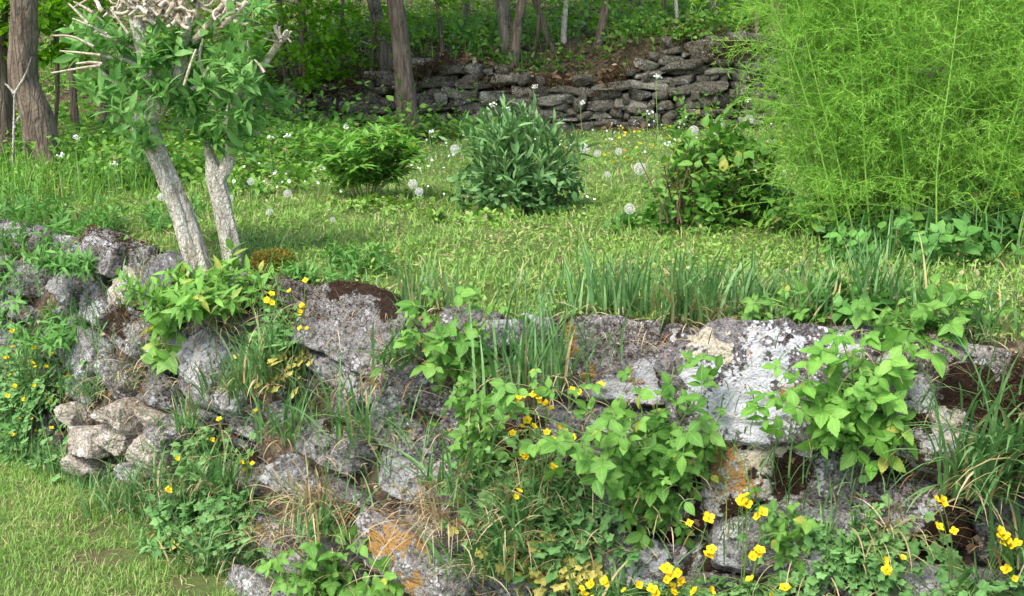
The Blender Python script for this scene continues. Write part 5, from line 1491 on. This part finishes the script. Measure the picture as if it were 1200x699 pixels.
DAND = [
 (750, 198, 752, 270, 8, 'large dandelion clock on a tall stem left of the shrub with reddish stems'),
 (738, 245, 735, 285, 7, 'lower dandelion clock just below the largest one'),
 (484, 216, 487, 250, 6, 'dandelion clock standing right of the peony, upper of a pair'),
 (491, 225, 494, 264, 5.5, 'dandelion clock right of the peony, lower of a pair'),
 (337, 227, 338, 245, 5, 'dandelion clock right of the pollard trunks'),
 (316, 249, 317, 262, 4.5, 'small dandelion clock low beside the right pollard trunk'),
 (390, 258, 391, 270, 3.5, 'tiny dandelion clock in the turf below the peony'),
 (189, 231, 191, 255, 5, 'dandelion clock left of the left pollard trunk'),
 (813, 153, 815, 200, 6, 'dandelion clock left of two over the shrub with reddish stems'),
 (837, 155, 838, 200, 6, 'dandelion clock right of two over the shrub with reddish stems'),
 (846, 149, 848, 195, 5, 'smaller dandelion clock highest above the shrub with reddish stems'),
 (878, 140, 880, 190, 5.5, 'dandelion clock near the left tips of the asparagus'),
 (686, 175, 687, 205, 6, 'dandelion clock right of the blue-green shrub'),
 (700, 180, 701, 205, 4.5, 'smaller dandelion clock second right of the blue-green shrub'),
 (533, 175, 534, 215, 6, 'dandelion clock left of the blue-green shrub'),
 (294, 213, 295, 235, 4.5, 'dandelion clock peeking behind the right pollard trunk'),
]
DAND += [
 (560, 205, 561, 240, 4.5, 'faint dandelion clock before the left side of the blue-green shrub'),
 (663, 200, 664, 225, 5, 'dandelion clock low at the right edge of the blue-green shrub'),
 (640, 214, 641, 232, 4, 'small low dandelion clock below the right edge of blue-green shrub'),
 (712, 205, 713, 225, 4, 'small dandelion clock midway between the two terrace shrubs'),
 (725, 178, 726, 200, 4.5, 'dandelion clock behind the large one, nearer the back wall'),
 (640, 170, 641, 190, 4, 'dandelion clock peeking over the blue-green shrub on the right'),
 (905, 165, 906, 195, 4.5, 'dandelion clock half hidden by the left asparagus tips'),
 (270, 232, 271, 250, 4, 'tiny dandelion clock between the two pollard trunks'),
 (463, 192, 464, 225, 4.5, 'dandelion clock at the right end of the peony'),
]
for (px, py, bx, by, r, lab) in DAND:
    b = hit(bx, by); hd = P(px, py, b[1]); sc = b[1] / F
    t = thing('dandelion', lab, 'dandelion', b, 'dandelion clocks on the terrace')
    g = G(); tubes(g, np.array([b, b * .6 + hd * .4 + np.array([.004, 0, 0]), b * .25 + hd * .75, hd]), .0035, .0025, 6, .4); g.build('stem', M['stem'], t)
    o = bpy.data.objects.new('seed_head', CD); COL.objects.link(o); o.parent = t
    o.location = [float(c) for c in hd - b]; s = r * sc; o.scale = (s, s, s); o.rotation_euler = (R.normal() * .4, R.normal() * .4, R.uniform(0, 6))
    o2 = bpy.data.objects.new('seed_core', CORE); COL.objects.link(o2); o2.parent = t
    o2.location = o.location; o2.scale = o.scale

# ------------------------------------------------------------------ garlic mustard stems
def mustard(px, py, bx, by, lab, nl=7, size=.035):
    b = hit(bx, by); tp = P(px, py, b[1])
    t = thing('garlic_mustard', lab, 'wildflower', b, 'white-flowered garlic mustard stems')
    gs, gl, gf = G(), G(), G()
    q = np.linspace(0, 1, 8)[:, None]
    pt = (b * (1 - q) + tp * q + np.stack([np.sin(q[:, 0] * 5) * .008, np.zeros(8), np.zeros(8)], 1))[None]
    tubes(gs, pt, .003, .0015, 5, .6)
    p, d, tn = along(pt, nl, .15, .92, 65)
    sz = np.linspace(1.3, .5, nl) * size
    tubes(gs, np.stack([p, p + d * sz[:, None] * .5], 1), .001, .0008, 3, .6)
    scatter(gl, OVATE, p + d * sz[:, None] * .5, norm(d - UPV * .3), norm(UPV + R.normal(size=p.shape) * .2), sz, R.uniform(.3, 1, nl))
    n = 16; fp = tp + unit(n) * np.array([.014, .014, .008]) + UPV * .004
    scatter(gf, ROUND, fp, unit(n), norm(UPV * .5 + np.array([0, -.7, 0]) + R.normal(size=(n, 3)) * .5), R.uniform(.007, .013, n), R.uniform(0, 1, n))
    gs.build('stem', M['stem'], t); gl.build('leaves', M['weed'], t); gf.build('flowers', M['white'], t)
GM = [(627, 102, 628, 230, 'garlic mustard rising highest out of the blue-green shrub'), (594, 130, 598, 235, 'garlic mustard at the left side of the blue-green shrub'),
      (682, 121, 681, 200, 'garlic mustard standing before the dip of the back wall'), (771, 90, 771, 250, 'tallest garlic mustard, left of the shrub with reddish stems'),
      (760, 133, 762, 240, 'shorter garlic mustard beside the tallest one'), (783, 170, 784, 240, 'garlic mustard rising at the left of the reddish-stemmed shrub'),
      (876, 118, 878, 215, 'garlic mustard near the asparagus left edge'), (836, 145, 838, 215, 'garlic mustard from the top of the reddish-stemmed shrub'),
      (90, 163, 92, 235, 'garlic mustard with white top between thick trunk and pollard'), (71, 183, 72, 235, 'garlic mustard in front of the thickest trunk'),
      (317, 162, 318, 225, 'garlic mustard right of the pollard leaves'), (336, 160, 336, 225, 'garlic mustard second to the right of pollard leaves'),
      (134, 193, 136, 240, 'short garlic mustard left of the left pollard trunk'), (406, 150, 405, 215, 'garlic mustard rising behind the peony'),
      (578, 124, 579, 230, 'thin garlic mustard left-most above the blue-green shrub'), (505, 155, 506, 205, 'garlic mustard at the foot of the reddish-brown trunk'),
      (612, 158, 613, 200, 'garlic mustard behind the top of the blue-green shrub')]
for (px, py, bx, by, lab) in GM: mustard(px, py, bx, by, lab)

# ------------------------------------------------------------------ pollarded elder
b = hit(255, 318)
D = float(b[1])
t = thing('pollard_tree', 'pollarded elder with two pale trunks, knobbly heads and fresh leaves', 'tree', b)
def pp(lst, dd=0): return [P(x, y, D + (q[0] if q else 0) + dd) for (x, y, *q) in lst]
g = G(); trunk_mesh(g, pp([(240, 335), (228, 300), (212, 245), (196, 205), (183, 175), (172, 150), (168, 135)]), np.array([14.5, 13, 12, 11.5, 11.5, 13, 10]) * D / F, 120, 44, .24, 3, .1); g.build('trunk', M['bark_pale'], t)
g = G(); trunk_mesh(g, pp([(280, 345, .03), (275, 315), (268, 280), (260, 240), (252, 208), (247, 188), (241, 165)]), np.array([13, 12, 11, 10.5, 11, 7, 3]) * D / F, 120, 40, .22, 5, .1)
g.build('trunk', M['bark_pale'], t)
def limb(pl, r0, r1, mat='deadwood', nm='branch', K=24, rough=.14):
    g = G(); trunk_mesh(g, pp(pl), np.linspace(r0, r1, len(pl)) * D / F, K, 12, rough, int(pl[0][0] + pl[0][1]), 0); return g.build(nm, M[mat], t)
limb([(255, 212), (266, 196), (272, 175), (268, 140), (276, 110), (286, 95)], 9, 5, 'bark_pale')
limb([(170, 148), (180, 115), (172, 80), (165, 50), (160, 22)], 10, 8, 'bark_pale')
limb([(172, 148), (196, 118), (210, 85), (216, 50), (220, 20)], 8, 6, 'bark_pale')
limb([(286, 95), (300, 88), (312, 72), (328, 48)], 4.5, 4, 'deadwood')
limb([(216, 100, -.14), (222, 80, -.15), (230, 58, -.14)], 1.7, 1.3)
limb([(268, 140), (276, 132), (282, 127)], 4, 7)
limb([(226, 50), (236, 40), (250, 20), (262, 5)], 4, 3)
limb([(262, 30), (275, 18), (290, 3)], 3, 4)
# knuckled heads: bunches of short twisted stubs
def knuckle(px, py, n, L, r, up=.4, nm='knuckle', spx=8, spy=5):
    g = G(); sc = D / F
    for k in range(n):
        x0 = px + R.normal() * spx; y0 = py + R.normal() * spy
        a = R.uniform(0, 6.28) if up < .5 else -math.pi / 2 + R.normal() * .6
        q = []
        x_, y_, z_ = x0, y0, R.normal() * .03
        for j in range(5):
            q.append((x_, y_, z_)); a += R.normal() * .55
            st_ = L * R.uniform(.6, 1.3) / 4
            x_ += math.cos(a) * st_; y_ += math.sin(a) * st_; z_ += R.normal() * st_ * sc * .6
        r_ = r * R.uniform(.6, 1.3)
        trunk_mesh(g, pp(q), np.array([1.3, 1.0, .9, .85, .8]) * r_ * sc, 9, 7, .16, k, 0)
    g.build(nm, M['deadwood'], t)
knuckle(150, 8, 24, 20, 2.0, 0, spx=18, spy=8)
knuckle(185, 12, 26, 22, 2.2, 0, spx=20, spy=8)
knuckle(225, 12, 20, 22, 2.0, 0, spx=16, spy=10)
knuckle(262, 12, 16, 22, 1.7, 0, spx=12, spy=8)
knuckle(328, 46, 9, 17, 1.9, 1, spx=3, spy=2)
knuckle(277, 127, 6, 8, 3.2, 0, spx=4, spy=2)
knuckle(165, 150, 7, 16, 4, 0, spx=7, spy=7)
for pl in ([(103, 28), (92, 16), (80, 4)], [(108, 15), (98, 8), (86, 2)], [(110, 55), (85, 42), (62, 42)], [(118, 65), (95, 62), (70, 60)], [(120, 75), (105, 73), (89, 75)], [(118, 77), (95, 80), (60, 86)], [(125, 40), (105, 30), (85, 22)], [(150, 40), (140, 25), (130, 12)], [(310, 85), (303, 75), (298, 70)], [(240, 92), (243, 86), (245, 80)]):
    limb([(x_, y_, -.16) for x_, y_ in pl], 1.7, .9, nm='twig', K=10)
for pl in ([(245, 100), (232, 70), (238, 45)], [(180, 90), (150, 70), (118, 66)], [(170, 110), (130, 95), (110, 75)], [(165, 60), (130, 45), (105, 35)], [(286, 95), (292, 60), (290, 30)], [(262, 160), (290, 150), (305, 158)], [(205, 110), (240, 100), (262, 80)]):
    limb(pl, 3.0, 1.5, 'bark_pale', K=12)
# shoots with leaves
SP = [(100, 38), (125, 45), (150, 48), (185, 55), (205, 45), (150, 70), (120, 70), (135, 88), (170, 85), (195, 78), (215, 70), (240, 62), (255, 45), (275, 40), (290, 22), (300, 8), (265, 65), (285, 80), (305, 95), (260, 95), (235, 92), (215, 100), (190, 105), (165, 110), (135, 108), (110, 112), (150, 125), (180, 128), (210, 122), (240, 118), (270, 112), (300, 118), (322, 125), (310, 140), (285, 140), (258, 138), (235, 140), (270, 155), (300, 150), (285, 168), (250, 160), (165, 140), (162, 152), (95, 60), (108, 50), (230, 30), (250, 25), (265, 12), (130, 30), (115, 25), (105, 100), (175, 165), (172, 185), (240, 172), (290, 125), (325, 108), (312, 68), (160, 60), (178, 70), (225, 52), (205, 60), (200, 92), (222, 112)]
gs, gl = G(), G()
for (px, py) in SP:
    if py < 34 and 125 < px < 280: continue
    for j in range(2 if R.random() < .45 else 1):
        c = P(px + R.normal() * 5, py + R.normal() * 5, D + R.normal() * .09)
        m = 3
        root = np.repeat(c[None], m, 0) - UPV * .03
        pt = paths(root, norm(np.stack([R.normal(size=m) * .9, R.normal(size=m) * .7 - .3, R.uniform(.5, 1.5, m)], 1)), R.uniform(.04, .09, m), 4, .1, .1)
        tubes(gs, pt, .002, .001, 3, .6)
        p, d, tn = along(pt, 7, .2, 1, 58)
        scatter(gl, LANCE3 if j else leaf_t(4, .36, .12, .2, 0, .42), p, norm(d + UPV * .1), norm(tn * .4 + UPV * .7 + R.normal(size=p.shape) * .3), R.uniform(.034, .085, len(p)), R.uniform(0, 1, len(p)))
gs.build('shoots', M['stem'], t); gl.build('foliage', M['elder'], t)
# mossy stump-like block behind the right pollard trunk
c = hit(318, 312)
V, Q = rock(.13, .10, .12, 14, .5, 3, .09, 77)
g = G(); g.add(V + c, Q); ob = g.build('mossy_stump', M['mossgreen'], None, True, c)
tag(ob, 'small olive-moss-covered hump right beside the pollard trunk foot', 'mossy stump')
spk = V + c; m_ = V[:, 2] > -.01
spikes_on(spk[m_], norm(V[m_]), 'moss', M['mossgreen'], ob, .010, 10)
print('tris', sum(len(o.data.polygons) for o in scene.objects if o.type == 'MESH'))
